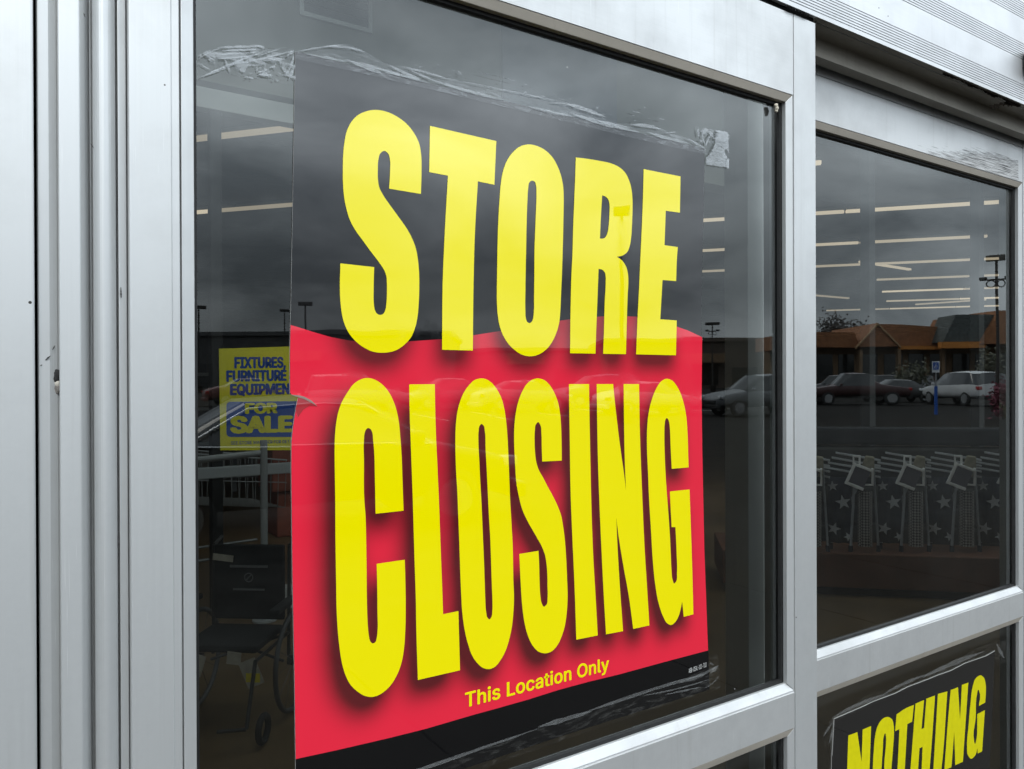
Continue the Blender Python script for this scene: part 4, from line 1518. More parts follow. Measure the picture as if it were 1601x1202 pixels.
bm = bmesh.new(); wb(bm, (XA(300, YI), YI - 0.055, zr0), (XA(640, YI) - 0.041, YI - 0.005, zr1), 0.006); local('push_rail', bm, simple('rail_grey', (0.30, 0.32, 0.33), 0.45, 0.3), fr_)

# cart rail and skirting on the vestibule floor
ra = empty('cart_rail', (XA(412, 3.9), 3.9, 0), 0, 'tubular steel cart rail with a floor flange seen through the left glass', 'rail')
bm = bmesh.new()
tube(bm, (0, 0, 0.01), (0, 0, 1.14), 0.022, 14); tube(bm, (-0.55, 0.0, 1.03), (-0.023, 0, 1.06), 0.02, 12); tube(bm, (-0.55, 0, 0.02), (-0.55, 0, 1.03), 0.022, 12)
local('tube', bm, simple('rail_dull', (0.20, 0.21, 0.21), 0.5), ra, False)
bm = bmesh.new(); tube(bm, (0, 0, 0.0), (0, 0, 0.012), 0.075, 24); local('flange', bm, ALU_IN, ra)
bm = bmesh.new()
xk = XA(396, 4.1)
bbox(bm, (xk, 4.06, 0.0), (XA(640, 4.1), 4.16, 0.14), 0.006)
o = tag(local('kerb_rail', bm, simple('kerb_grey', (0.30, 0.30, 0.29), 0.5)), 'low grey kerb at the foot of the inner doorway', 'kerb')

# wire cart behind the rail
WIRE = simple('chrome_wire', (0.20, 0.21, 0.21), 0.4, 0.5)
ct_ = empty('shopping_cart', (XA(350, 5.2), 5.4, 0), rad(8), 'dim wire shopping cart standing behind the grey push rail', 'cart')
bm = bmesh.new()
for k in range(9):
    y = -0.30 + k * 0.075
    tube(bm, (-0.45, y, 0.62), (0.42, y, 0.50), 0.0035, 6)
for k in range(15):
    x = -0.45 + k * 0.062
    zt = 1.0 - 0.12 * (k / 14)
    for y in (-0.31, 0.31):
        tube(bm, (x, y, 0.62 - 0.12 * k / 14), (x, y * 1.08, zt), 0.003, 6)
for y in (-0.32, 0.32):
    tube(bm, (-0.47, y, 1.0), (0.43, y, 0.88), 0.007, 8); tube(bm, (-0.47, y, 0.80), (0.43, y, 0.70), 0.004, 8)
local('basket', bm, WIRE, ct_)
bm = bmesh.new(); tube(bm, (-0.52, -0.33, 1.05), (-0.52, 0.33, 1.05), 0.016, 12); local('handle', bm, simple('cart_orange', (0.45, 0.10, 0.02), 0.5), ct_)
bm = bmesh.new()
for y in (-0.24, 0.24):
    tube(bm, (-0.5, y, 1.04), (-0.42, y, 0.16), 0.011, 8); tube(bm, (-0.42, y, 0.16), (0.42, y, 0.16), 0.011, 8)
local('frame', bm, WIRE, ct_)
for sx_ in (-0.40, 0.38):
    for sy_ in (-0.22, 0.22):
        bm = bmesh.new(); ring(bm, (sx_, sy_, 0.065), 0.048, 0.016, 'Y', 18, 6); tube(bm, (sx_, sy_ - 0.012, 0.065), (sx_, sy_ + 0.012, 0.065), 0.036, 14); local('wheel', bm, simple('tyre_grey', (0.05, 0.05, 0.05), 0.6), ct_)

# orange bin / display behind
bm = bmesh.new()
x0 = XA(446, 6.5)
bbox(bm, (x0 - 0.16, 6.4, 0.45), (x0 + 0.6, 6.9, 1.05), 0.02); bbox(bm, (x0 - 0.20, 6.36, 1.055), (x0 + 0.64, 6.94, 1.10), 0.012); bbox(bm, (x0 - 0.1, 6.45, 0.0), (x0 + 0.5, 6.85, 0.445), 0.02)
o = tag(local('merchandise_bin', bm, simple('bin_orange', (0.13, 0.03, 0.015), 0.6, vary=0.2)), 'orange red merchandise bin standing deep inside the shop', 'bin')
# shelving gondolas
SHM = simple('shelf_metal', (0.16, 0.165, 0.165), 0.6)
for q, (sx0, sy0, lab) in enumerate(((0.3, 9.5, 'left'), (5.2, 9.0, 'mid'))):
    g = empty('shelving', (sx0, sy0, 0), 0, ('sparse grey shop shelving straight behind the yellow for sale poster' if q == 0 else 'sparse grey shop shelving standing behind the closing sign'), 'shelving')
    bm = bmesh.new()
    for k in range(4):
        bbox(bm, (0.031, 0, 0.25 + k * 0.45), (3.569, 0.5, 0.29 + k * 0.45), 0.004)
    local('shelf', bm, SHM, g)
    for k in range(4):
        bm = bmesh.new()
        bbox(bm, (k * 1.2 - 0.03, 0.2, 0), (k * 1.2 + 0.03, 0.26, 1.8)) if k in (0, 3) else bbox(bm, (k * 1.2 - 0.03, 0.501, 0), (k * 1.2 + 0.03, 0.53, 1.8))
        local('upright', bm, SHM, g)
    rq = random.Random(q)
    BX = simple('boxes_%d' % q, (0.10, 0.085, 0.07), 0.8, vary=0.6, scale=1.7)
    nb_ = 0
    for k in range(4):
        x = 0.1
        while x < 3.3:
            w = rq.uniform(0.12, 0.35)
            if rq.random() < 0.5:
                bm = bmesh.new()
                bbox(bm, (-w / 2, -0.17, 0), (w / 2, 0.17, rq.uniform(0.12, 0.33)), 0.01)
                nb_ += 1
                ob_ = tag(local('carton', bm, BX), 'leftover carton on the sparse grey shelving ' + ('behind the yellow poster' if q == 0 else 'behind the closing sign'), 'carton', 'leftover cartons on the shelving ' + ('at left' if q == 0 else 'in the middle'))
                ob_.location = (sx0 + x + w / 2, sy0 + 0.23, 0.2901 + k * 0.45)
            x += w + 0.05

# wheelchair-like mobility seat in the vestibule
FAB = simple('black_fabric', (0.006, 0.006, 0.006), 0.9, vary=0.4, scale=30)
wc = empty('wheelchair', (XA(368, 2.55), 2.55, 0), rad(-38), 'black wheelchair with pale tags parked in the vestibule behind the left glass', 'wheelchair')
bm = bmesh.new()
bbox(bm, (-0.22, 0.18, 0.52), (0.22, 0.21, 0.98), 0.012)
local('backrest', bm, FAB, wc)
bm = bmesh.new(); bbox(bm, (-0.22, -0.24, 0.46), (0.22, 0.17, 0.50), 0.014); local('seat', bm, FAB, wc)
TUB = simple('chair_tube', (0.06, 0.06, 0.06), 0.35, 0.6)
bm = bmesh.new()
for s in (-0.24, 0.24):
    tube(bm, (s, 0.20, 0.30), (s, 0.22, 0.97), 0.011, 10); tube(bm, (s, 0.22, 0.97), (s, 0.33, 1.0), 0.011, 10); tube(bm, (s, 0.20, 0.44), (s, -0.30, 0.44), 0.011, 10)
    tube(bm, (s, -0.30, 0.44), (s, -0.42, 0.12), 0.011, 10); tube(bm, (s, -0.42, 0.12), (s * 0.4, -0.46, 0.12), 0.010, 10)
tube(bm, (-0.23, 0.15, 0.28), (0.23, 0.15, 0.44), 0.009, 8); tube(bm, (0.23, 0.15, 0.28), (-0.23, 0.15, 0.44), 0.009, 8)
local('frame', bm, TUB, wc)
for s in (-0.30, 0.30):
    bm = bmesh.new(); ring(bm, (s, 0.12, 0.30), 0.285, 0.015, 'X', 40, 8)
    w_ob = local('wheel', bm, simple('wheel_tyre', (0.06, 0.06, 0.06), 0.6), wc, True)
    bm = bmesh.new(); tube(bm, (s - 0.03, 0.12, 0.30), (s + 0.03, 0.12, 0.30), 0.03, 14)
    for k in range(12):
        a = k * math.pi / 6
        tube(bm, (s, 0.12, 0.30), (s, 0.12 + 0.28 * math.cos(a), 0.30 + 0.28 * math.sin(a)), 0.0016, 5)
    local('spokes', bm, TUB, w_ob)
    bm = bmesh.new(); ring(bm, (s, -0.34, 0.09), 0.068, 0.018, 'X', 22, 7); local('caster', bm, FAB, wc, True)
    bm = bmesh.new(); bbox(bm, (s - 0.03, -0.18, 0.66), (s + 0.03, 0.14, 0.69), 0.01); local('armrest', bm, FAB, wc)
TAGM = simple('card_tag', (0.34, 0.31, 0.25), 0.7, vary=0.15, scale=20)
for (x, z, w, h, a) in ((-0.12, 0.40, 0.09, 0.12, 0.3), (0.20, 0.36, 0.10, 0.15, -0.4), (0.10, 0.44, 0.08, 0.07, 0.1), (-0.2, 0.34, 0.10, 0.08, -0.2), (-0.16, 0.90, 0.13, 0.04, 0.1)):
    bm = bmesh.new()
    vs = bbox(bm, (-w / 2, 0.0, -h / 2), (w / 2, 0.003, h / 2))
    for v in vs:
        v.co = Matrix.Translation((x, -0.26 if z < .6 else 0.17, z)) @ Matrix.Rotation(a, 4, 'Y') @ v.co
    local('paper_tag', bm, TAGM, wc)
bm = bmesh.new(); vs = bbox(bm, (0.17, -0.262, 0.31), (0.25, -0.2605, 0.36)); local('yellow_label', bm, simple('label_yellow', (0.55, 0.45, 0.02), 0.6), wc)
bm = bmesh.new()
ring(bm, (0.0, 0.1765, 0.78), 0.026, 0.004, 'Y', 26, 6)
tube(bm, (-0.015, 0.176, 0.765), (0.015, 0.176, 0.795), 0.004, 6)
bbox(bm, (-0.12, 0.175, 0.84), (0.12, 0.179, 0.855)); bbox(bm, (-0.10, 0.175, 0.70), (0.10, 0.179, 0.712))
local('round_emblem', bm, simple('emblem_grey', (0.11, 0.11, 0.11), 0.6), wc)

wc.scale = (0.76, 0.76, 0.76)
# the yellow poster on the inner doorway
YS = YI - 0.075
fs_ = empty('for_sale_poster', (XA(345, YS), YS, 1.3), 0, 'yellow poster reading FIXTURES, FURNITURE & EQUIPMENT FOR SALE behind the glass', 'poster')
PY = simple('sale_yellow', (0.66, 0.62, 0.02), 0.6)
PB = simple('sale_blue', (0.012, 0.06, 0.30), 0.6)
poly_sheet('sheet', [(342.3, 545), (470, 541), (478, 703.5), (344.5, 704)], YS, 0.001, [PY, PAPER_EDGE], fs_)
def line(name, s, px0, py0, px1, py1, cap, mat, off, par, yy):
    a, b = P(px0, py0, yy), P(px1, py1, yy)
    c = P(px0, py0 - cap, yy)
    tv, tf = fit_text(s, (a[0], a[2]), (b[0] - a[0], b[2] - a[2]), c[2] - a[2], off, 1.0)
    o = pydata(name, [(q, yy - c_, r) for q, r, c_ in tv], tf, mat, par)
    face_out(o)
line('fixtures_line', 'FIXTURES,', 367.5, 575, 446, 574, 16, PB, 0.055, fs_, YS - 0.0008)
line('furniture_line', 'FURNITURE &', 355, 596, 462, 594, 16, PB, 0.055, fs_, YS - 0.0008)
line('equipment_line', 'EQUIPMENT', 361, 617, 463, 615, 16, PB, 0.055, fs_, YS - 0.0008)
pts = []
for (cx_, cy_, a0) in ((463, 683 - 6, 0), (360, 683 - 6, 90), (360, 628 + 6, 180), (463, 627 + 6, 270)):
    for k in range(5):
        a = rad(a0 + k * 22.5)
        pts.append((cx_ + 6 * math.cos(a), cy_ + 6 * math.sin(a)))
poly_sheet('blue_plate', pts, YS - 0.0008, 0.0006, [PB, PB], fs_)
line('for_line', 'FOR', 385, 646, 432, 645, 15, PY, 0.06, fs_, YS - 0.0016)
line('sale_line', 'SALE', 363, 676, 455, 674, 24, PY, 0.06, fs_, YS - 0.0016)
line('details_line', 'SEE STORE MANAGER FOR DETAILS', 361, 695, 466, 692, 5, PB, 0.01, fs_, YS - 0.0008)

# ---- ceiling strips: rows run diagonally to the front
TUBE = glow('strip_tube', (1.0, 0.82, 0.62), 0.85)
_t = TUBE.node_tree
_oi = _t.nodes.new('ShaderNodeObjectInfo')
_mr = _t.nodes.new('ShaderNodeMapRange')
_mr.inputs['To Min'].default_value = 0.38
_mr.inputs['To Max'].default_value = 0.92
_t.links.new(_oi.outputs['Random'], _mr.inputs['Value'])
_t.links.new(_mr.outputs[0], _t.nodes['Principled BSDF'].inputs['Emission Strength'])
TRAY = simple('strip_tray', (0.5, 0.5, 0.48), 0.6)
u_ = Vector((-0.64, 0.77, 0)).normalized()
bm = bmesh.new(); bbox(bm, (-1.2, -0.05, 0.02), (1.2, 0.05, 0.07), 0.006); tray_me = None
proto = empty('strip_light', (0, 0, 0))
tray = local('tray', bm, TRAY, proto)
bm = bmesh.new(); bbox(bm, (-1.215, -0.045, -0.03), (1.215, 0.045, 0.0195), 0.01); tub = local('tube', bm, TUBE, proto)
first = True
base = Vector((CAM[0], CAM[1], 0)) + 13.3 * Vector((0.997, 0.537, 0))
step = 3.07 * Vector((0.997, 0.537, 0))
ang = math.atan2(u_.y, u_.x)
zs = CAM[2] + 272 / FPX * 13.3
LAB = 'long ceiling strip light in a diagonal row inside the dark shop'
GRP = 'strip lights in diagonal rows on the shop ceiling'
rq = random.Random(5)
nstrip = 0
for k in range(-2, 7):
    for j in range(-9, 13):
        c = base + step * k + u_ * (2.46 * j)
        if not (-12.5 < c.x < 46.5 and YI + 1.6 < c.y < 44.5):
            continue
        if rq.random() < (0.16 if k > 1 else 0.0):
            continue
        # keep to what the panes can show
        d = c - Vector((CAM[0], CAM[1], 0))
        a = math.degrees(math.atan2(d.x, d.y))
        if not (4 < a < 71) or (a < 24 and d.length > 16.0) or (24 <= a < 56 and d.length > 24):
            continue
        if first:
            r = proto
            first = False
        else:
            r = proto.copy(); COL.objects.link(r)
            for ch in (tray, tub):
                c2 = ch.copy(); COL.objects.link(c2); c2.parent = r
        r.location = (c.x, c.y, zs)
        r.rotation_euler = (0, 0, ang)
        tag(r, LAB, 'strip light', GRP)
        nstrip += 1
# a few tubes hung askew to the rows
for px, py, tdist, da, lab in ((1385, 415, 19, 52, 'askew strip light slanting across the rows in the recessed glass'), (1485, 472, 30, -28, 'bright short strip light low over the orange roofs in the recessed glass'), (1293, 463, 26, 48, 'askew strip light at the left edge of the recessed glass')):
    q = CAM + (zs - CAM[2]) / D(px, py)[2] * D(px, py)
    r = proto.copy(); COL.objects.link(r)
    for ch in (tray, tub):
        c2 = ch.copy(); COL.objects.link(c2); c2.parent = r
    r.location = (q[0], q[1], zs); r.rotation_euler = (0, 0, ang + rad(da))
    tag(r, lab, 'strip light', 'strip lights hung askew to the rows')
print('strips', nstrip)

# inner screen posts behind the right leaf
for px, w, yy, lab in ((1357, 0.05, 3.4, 'slim grey post inside, left of the paired strip light gaps'), (1528, 0.06, 3.4, 'slim grey post inside, nearest the right stile of the recessed leaf')):
    xm = XA(px, yy)
    bm = bmesh.new()
    bbox(bm, (xm - w, yy - 0.05, 0.0), (xm + w, yy + 0.05, CEIL_Z - 0.001), 0.004)
    bbox(bm, (xm - w - 0.03, yy - 0.08, 0.0001), (xm + w + 0.03, yy + 0.08, 0.08), 0.004)
    o = tag(local('inner_post', bm, simple('post_blue_grey', (0.018, 0.02, 0.022), 0.6)), lab, 'post')

# ---- folded camp chairs with stars, on a low plinth
NAVY = simple('navy_fabric', (0.004, 0.007, 0.018), 0.85, vary=0.3, scale=40)
STAR = simple('star_white', (0.50, 0.51, 0.52), 0.8)
GREYT = simple('grey_tube', (0.38, 0.40, 0.43), 0.4, 0.2)
BEIGE = simple('beige_strap', (0.24, 0.215, 0.15), 0.8, vary=0.2, scale=30)
WHITEP = simple('white_bracket', (0.92, 0.91, 0.89), 0.5)
TAGD = simple('dark_hang_tag', (0.085, 0.075, 0.095), 0.6)


def mesh_mat():
    m, t, b = newmat('diamond_webbing')
    tc = t.nodes.new('ShaderNodeTexCoord')
    mp = t.nodes.new('ShaderNodeMapping')
    mp.inputs['Rotation'].default_value = (0, rad(45), 0)
    t.links.new(tc.outputs['Object'], mp.inputs['Vector'])
    ck = t.nodes.new('ShaderNodeTexChecker')
    ck.inputs['Scale'].default_value = 62
    ck.inputs['Color1'].default_value = (0.015, 0.015, 0.015, 1)
    ck.inputs['Color2'].default_value = (0.32, 0.30, 0.28, 1)
    t.links.new(mp.outputs[0], ck.inputs['Vector'])
    t.links.new(ck.outputs['Color'], b.inputs['Base Color'])
    b.inputs['Roughness'].default_value = 0.8
    return m


WEB = mesh_mat()


def star(bm, c, r, y, rot=0.0):
    pts = []
    for k in range(10):
        q = r if k % 2 == 0 else r * 0.42
        a = math.pi / 2 + rot + k * math.pi / 5
        pts.append(bm.verts.new((c[0] + q * math.cos(a), y, c[1] + q * math.sin(a))))
    cv = bm.verts.new((c[0], y, c[1]))
    for k in range(10):
        bm.faces.new((pts[k], pts[(k + 1) % 10], cv))


def camp_chair():
    r = empty('camp_chair', (0, 0, 0))
    bm = bmesh.new()
    # fabric sling, folded: slightly wavy upright sheet
    n = 10
    rows = []
    for i in range(n + 1):
        x = -0.24 + 0.17 * i / n
        y = 0.02 * math.sin(i * 1.1)
        rows.append([bm.verts.new((x, y, z)) for z in (0.06, 0.25, 0.46, 0.60)] + [bm.verts.new((x, y + 0.02, z)) for z in (0.60, 0.46, 0.25, 0.06)])
    for i in range(n):
        for j in range(8):
            bm.faces.new((rows[i][j], rows[i + 1][j], rows[i + 1][(j + 1) % 8], rows[i][(j + 1) % 8]))
    local('sling', bm, NAVY, r, True)
    for c_, q_, y_, r_ in (((-0.13, 0.40), 0.062, -0.024, 0.2), ((-0.20, 0.18), 0.055, -0.022, -0.3), ((-0.09, 0.12), 0.04, -0.024, 0.5), ((-0.21, 0.53), 0.045, -0.022, 0.1)):
        bm = bmesh.new(); star(bm, c_, q_, y_, r_); local('printed_star', bm, STAR, r)
    bm = bmesh.new(); tube(bm, (-0.075, -0.03, 0.03), (-0.045, -0.04, 0.58), 0.011, 10); tube(bm, (0.14, 0.04, 0.03), (0.10, 0.02, 0.72), 0.010, 10)
    tube(bm, (-0.22, 0.05, 0.03), (0.06, 0.05, 0.70), 0.010, 10)
    local('pole', bm, GREYT, r)
    for s in ((-0.075, -0.03), (0.14, 0.04), (-0.22, 0.05)):
        bm = bmesh.new(); tube(bm, (s[0], s[1], 0.0), (s[0], s[1], 0.05), 0.017, 12); local('foot', bm, NAVY, r)
    bm = bmesh.new()
    for k in range(13):
        pass
    rows = []
    for i in range(13):
        a = math.pi * (1.0 + i / 12)
        rows.append([bm.verts.new((0.035 + 0.055 * math.cos(a), -0.01 + 0.05 * math.sin(a), z)) for z in (0.05, 0.2, 0.36, 0.50)])
    for i in range(12):
        for j in range(3):
            bm.faces.new((rows[i][j], rows[i + 1][j], rows[i + 1][j + 1], rows[i][j + 1]))
    local('webbing_sleeve', bm, WEB, r, True)
    # white arm bracket holding a dark hang tag
    bm = bmesh.new()
    for lo, hi in (((-0.055, -0.006, -0.07), (-0.038, 0.006, 0.07)), ((-0.037, -0.006, -0.07), (0.055, 0.006, -0.052)), ((-0.037, -0.006, 0.054), (0.055, 0.006, 0.07))):
        vs = bbox(bm, lo, hi, 0.003)
    for v in bm.verts:
        v.co = Matrix.Translation((-0.02, -0.065, 0.62)) @ Matrix.Rotation(rad(22), 4, 'Y') @ Matrix.Scale(1.35, 4) @ v.co
    local('bracket', bm, WHITEP, r)
    bm = bmesh.new(); bbox(bm, (-0.036, -0.003, -0.05), (0.052, 0.003, 0.052))
    for v in bm.verts:
        v.co = Matrix.Translation((-0.02, -0.065, 0.62)) @ Matrix.Rotation(rad(22), 4, 'Y') @ Matrix.Scale(1.35, 4) @ v.co
    local('hang_tag', bm, TAGD, r)
    bm = bmesh.new()
    for lo, hi in (((0.03, -0.05, 0.545), (0.095, -0.035, 0.56)), ((0.079, -0.05, 0.561), (0.095, -0.035, 0.69))):
        bbox(bm, lo, hi, 0.003)
    for lo, hi in (((-0.06, -0.05, 0.775), (0.0, -0.035, 0.79)), ((-0.015, -0.05, 0.70), (0.0, -0.035, 0.774)), ((-0.06, -0.05, 0.70), (-0.047, -0.035, 0.774))):
        bbox(bm, lo, hi, 0.003)
    local('arm_clip', bm, WHITEP, r)
    bm = bmesh.new()
    bbox(bm, (-0.055, -0.018, -0.085), (0.055, 0.018, 0.085), 0.017)
    for v in bm.verts:
        v.co.x *= 1.0 - 2.2 * (v.co.z + 0.085) if v.co.z > -0.02 else 1.0
        v.co = Matrix.Translation((0.06, -0.005, 0.70)) @ Matrix.Rotation(rad(9), 4, 'Y') @ v.co
    local('strap_cap', bm, BEIGE, r, True)
    bm = bmesh.new()
    for k in range(4):
        x = -0.235 + 0.0 * k
        vs = bbox(bm, (-0.27 + 0.03 * k, 0.05, 0.655 + k * 0.046), (0.16, 0.07, 0.672 + k * 0.046), 0.004)
    for v in bm.verts:
        v.co.z -= 0.16 * (v.co.x + 0.2)
    local('stripe_band', bm, STAR, r)
    return r


YC = 2.75
def tree(o):
    return [c for c in o.children]
cc = camp_chair()
cl = ['folded star print camp chair, leftmost of the three whole ones behind the recessed glass', 'folded star print camp chair, middle of the three behind the recessed glass',
      'folded star print camp chair, rightmost of the three behind the recessed glass',
      'folded star print camp chair half hidden by the near door stile', 'folded star print camp chair cut off by the right stile of the recessed leaf']
for k, px in enumerate((1345, 1424, 1503, 1266, 1582)):
    r = cc
    if k:
        r = cc.copy(); COL.objects.link(r)
        for ch in tree(cc):
            c2 = ch.copy(); COL.objects.link(c2); c2.parent = r
    q = P(px, 860, YC)
    dist = (0.30 - CAM[2]) / D(px, 862)[2]
    q = CAM + dist * D(px, 862)
    r.location = (q[0], q[1], 0.30)
    r.rotation_euler = (0, 0, rad(-52))
    r.scale = (0.86, 0.86, 0.86)
    tag(r, cl[k], 'camp chair', 'folded camp chairs displayed on a low plinth')
q0 = CAM + (0.30 - CAM[2]) / D(1240, 858)[2] * D(1240, 858)
q1 = CAM + (0.30 - CAM[2]) / D(1560, 868)[2] * D(1560, 868)
dv = Vector((q1[0] - q0[0], q1[1] - q0[1], 0))
pr_ = empty('plinth', (q0[0], q0[1], 0), math.atan2(dv.y, dv.x), 'low brown display plinth under the star print camp chairs', 'plinth')
bm = bmesh.new(); bbox(bm, (-0.5, -0.10, 0.06), (dv.length + 0.5, 0.55, 0.2995), 0.008); local('deck', bm, simple('plinth_brown', (0.10, 0.035, 0.014), 0.6, vary=0.2), pr_)
bm = bmesh.new(); bbox(bm, (-0.45, -0.05, 0.0), (dv.length + 0.45, 0.5, 0.0595)); local('toe_kick', bm, BLACK, pr_)
# stacked pale-striped goods behind the chairs
bm = bmesh.new()
for k in range(6):
    bbox(bm, (0.0, 0.30 + 0.01 * (k % 2), 0.3001 + k * 0.145), (dv.length + 0.3, 0.52, 0.425 + k * 0.145), 0.02, mi=k % 2)
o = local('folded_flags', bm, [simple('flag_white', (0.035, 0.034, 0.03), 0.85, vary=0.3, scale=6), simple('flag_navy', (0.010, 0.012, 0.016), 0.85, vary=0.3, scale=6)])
o.location = pr_.location; o.rotation_euler = pr_.rotation_euler
tag(o, 'stacked navy and white striped folded cloths behind the camp chairs', 'cloth stack')

# ------------------------------------------------------------------ the car park behind the photographer, seen in the glass
def paint(name, col, metal=0.3):
    return simple(name, tuple(c * 0.8 for c in col), 0.42, metal, coat=0.3)


CGLASS = simple('car_glass', (0.015, 0.018, 0.02), 0.05, spec=0.8)
TYRE = simple('car_tyre', (0.018, 0.018, 0.018), 0.8)
RIM = simple('car_rim', (0.45, 0.46, 0.47), 0.35, 0.8)
CHROME = simple('chrome_trim', (0.7, 0.71, 0.72), 0.3, 0.9)
LAMPW = simple('lamp_clear', (0.75, 0.77, 0.78), 0.1, spec=0.8)
LAMPR = simple('lamp_red', (0.35, 0.01, 0.01), 0.2)
BUMP = simple('bumper_black', (0.02, 0.02, 0.02), 0.6)

# station tables: (x, belt height, roof height or None, half width)
BODY = {
 'sedan': dict(st=[(-2.35, .62, None, .72), (-2.28, .84, None, .84), (-1.75, .98, None, .90), (-1.35, .99, 1.06, .91), (-0.75, .97, 1.40, .92), (0.0, .95, 1.46, .92), (0.45, .94, 1.42, .92), (1.15, .93, 1.0, .91), (1.35, .90, None, .90), (2.05, .78, None, .86), (2.35, .60, None, .70)], wb=1.40, r=.33, ck=.30),
 'suv': dict(st=[(-2.30, .75, None, .78), (-2.25, 1.02, 1.08, .88), (-2.0, 1.08, 1.62, .92), (-1.3, 1.07, 1.72, .93), (-0.3, 1.05, 1.74, .93), (0.35, 1.04, 1.68, .93), (1.05, 1.03, 1.10, .92), (1.3, 1.01, None, .91), (2.1, .90, None, .88), (2.32, .68, None, .74)], wb=1.40, r=.37, ck=.36),
 'pickup': dict(st=[(-2.85, .80, None, .88), (-2.80, 1.05, None, .93), (-0.95, 1.08, None, .95), (-0.90, 1.10, 1.80, .95), (-0.2, 1.10, 1.86, .95), (0.6, 1.10, 1.82, .95), (1.25, 1.10, 1.17, .95), (1.5, 1.09, None, .94), (2.5, 1.02, None, .92), (2.75, .80, None, .82)], wb=1.75, r=.40, ck=.45),
}


def car(kind, pm, loc, rz, label, chrome=False):
    B = BODY[kind]
    c = empty('parked_car', loc, rz, label, 'car', 'cars in the car park reflected by the glass')
    st = B['st']
    ck = B['ck']
    V, Fb, Fg = [], [], []
    rows = []
    # refine stations
    for (x, bh, rh, w) in st:
        top = rh if rh else bh
        rw = w * 0.74 if rh and rh > bh + .15 else (w * 0.88 if rh else w * 0.93)
        sec = [(w * .86, ck), (w, ck + .18), (w * 1.0, bh - .14), (w * .96, bh), (rw, top - (.05 if rh else -.012)), (rw * .6, top + (.02 if rh else .03)), (0, top + .035)]
        full = [(x, -y, z) for y, z in sec] + [(x, y, z) for y, z in sec[-2::-1]]
        rows.append(len(V))
        V += full
    n = 13
    for i in range(len(st) - 1):
        cab = st[i][2] is not None and st[i + 1][2] is not None
        rise = abs((st[i + 1][2] or 0) - (st[i][2] or 0)) > .25 if cab else False
        for j in range(n - 1):
            f = (rows[i] + j, rows[i + 1] + j, rows[i + 1] + j + 1, rows[i] + j + 1)
            side_glass = cab and j in (3, 8)
            screen = cab and rise and j in (4, 5, 6, 7)
            (Fg if (side_glass or screen) else Fb).append(f)
    Fb.append(tuple(rows[0] + j for j in range(n)))
    Fb.append(tuple(rows[-1] + j for j in range(n))[::-1])
    for i in range(len(st) - 1):
        Fb.append((rows[i], rows[i] + n - 1, rows[i + 1] + n - 1, rows[i + 1]))
    def mk(name, F_, mat, sm=True):
        used = sorted({k for f in F_ for k in f})
        ix = {k: q for q, k in enumerate(used)}
        me = bpy.data.meshes.new(name)
        me.from_pydata([V[k] for k in used], [], [tuple(ix[k] for k in f) for f in F_])
        me.materials.append(mat)
        if sm:
            for p in me.polygons:
                p.use_smooth = True
        o_ = bpy.data.objects.new(name, me)
        link(o_, c)
        fixn(o_)
        return o_
    b = mk('body', Fb, pm)
    sb = b.modifiers.new('sub', 'SUBSURF'); sb.levels = 1; sb.render_levels = 1
    g = mk('window', Fg, CGLASS)
    for s in (-1, 1):
        for k in (-1, 1):
            x = B['wb'] * k
            w = st[len(st) // 2][3]
            bm = bmesh.new()
            ring(bm, (x, s * (w - .10), B['r']), B['r'] - .09, .10, 'Y', 28, 10)
            wh = local('wheel', bm, TYRE, c, True)
            bm = bmesh.new()
            tube(bm, (x, s * (w - .12), B['r']), (x, s * (w + .005), B['r']), B['r'] * .62, 24)
            tube(bm, (x, s * (w + .0051), B['r']), (x, s * (w + .012), B['r']), B['r'] * .16, 12)
            local('rim', bm, RIM, wh)
        xf = st[-2][0] + .10
        bm = bmesh.new(); bbox(bm, (xf - .06, s * .78 - .16, st[-2][1] - .16), (xf + .10, s * .78 + .06, st[-2][1] - .03), .03); local('headlight', bm, LAMPW, c, True)
        xr = st[1][0]
        bm = bmesh.new(); bbox(bm, (xr - .06, s * .74 - .13, st[1][1] - .22), (xr + .12, s * .74 + .10, st[1][1] - .05), .03); local('tail_light', bm, LAMPR, c, True)
        bm = bmesh.new(); bbox(bm, (st[-4][0] - .30, s * (st[-4][3] + .10) - .09, st[-4][1] + .02), (st[-4][0] - .16, s * (st[-4][3] + .10) + .07, st[-4][1] + .15), .03); local('mirror', bm, pm, c, True)
    xf = st[-1][0]
    bm = bmesh.new(); bbox(bm, (xf - .10, -.55, ck + .16), (xf + .035, .55, st[-1][1] - .02), .03); local('grille', bm, BUMP, c, True)
    bm = bmesh.new(); bbox(bm, (xf - .14, -.78, ck - .04), (xf + .05, .78, ck + .13), .03); local('bumper', bm, BUMP if kind != 'sedan' else pm, c, True)
    bm = bmesh.new(); bbox(bm, (st[0][0] - .05, -.78, ck - .02), (st[0][0] + .14, .78, ck + .16), .03); local('bumper', bm, BUMP if kind != 'sedan' else pm, c, True)
    if chrome:
        cab = [(x, bh, rh, w) for x, bh, rh, w in st if rh]
        for s in (-1, 1):
            bm = bmesh.new()
            lo = [Vector((x, s * (w * .965 + .012), bh + .012)) for x, bh, rh, w in cab]
            hi = [Vector((x, s * ((w * .74 if rh > bh + .15 else w * .88) + .02), rh - .055)) for x, bh, rh, w in cab]
            for a_, b_ in zip(lo, lo[1:]):
                tube(bm, a_, b_, .010, 8)
            loop = [lo[0]] + hi + [lo[-1]]
            for a_, b_ in zip(loop, loop[1:]):
                tube(bm, a_, b_, .009, 8)
            local('chrome_trim', bm, CHROME, c)
    return c


def at(px, t, plane=0.0):
    x, y = mirror(px, t, plane)
    return x, y, lotz(x, y)


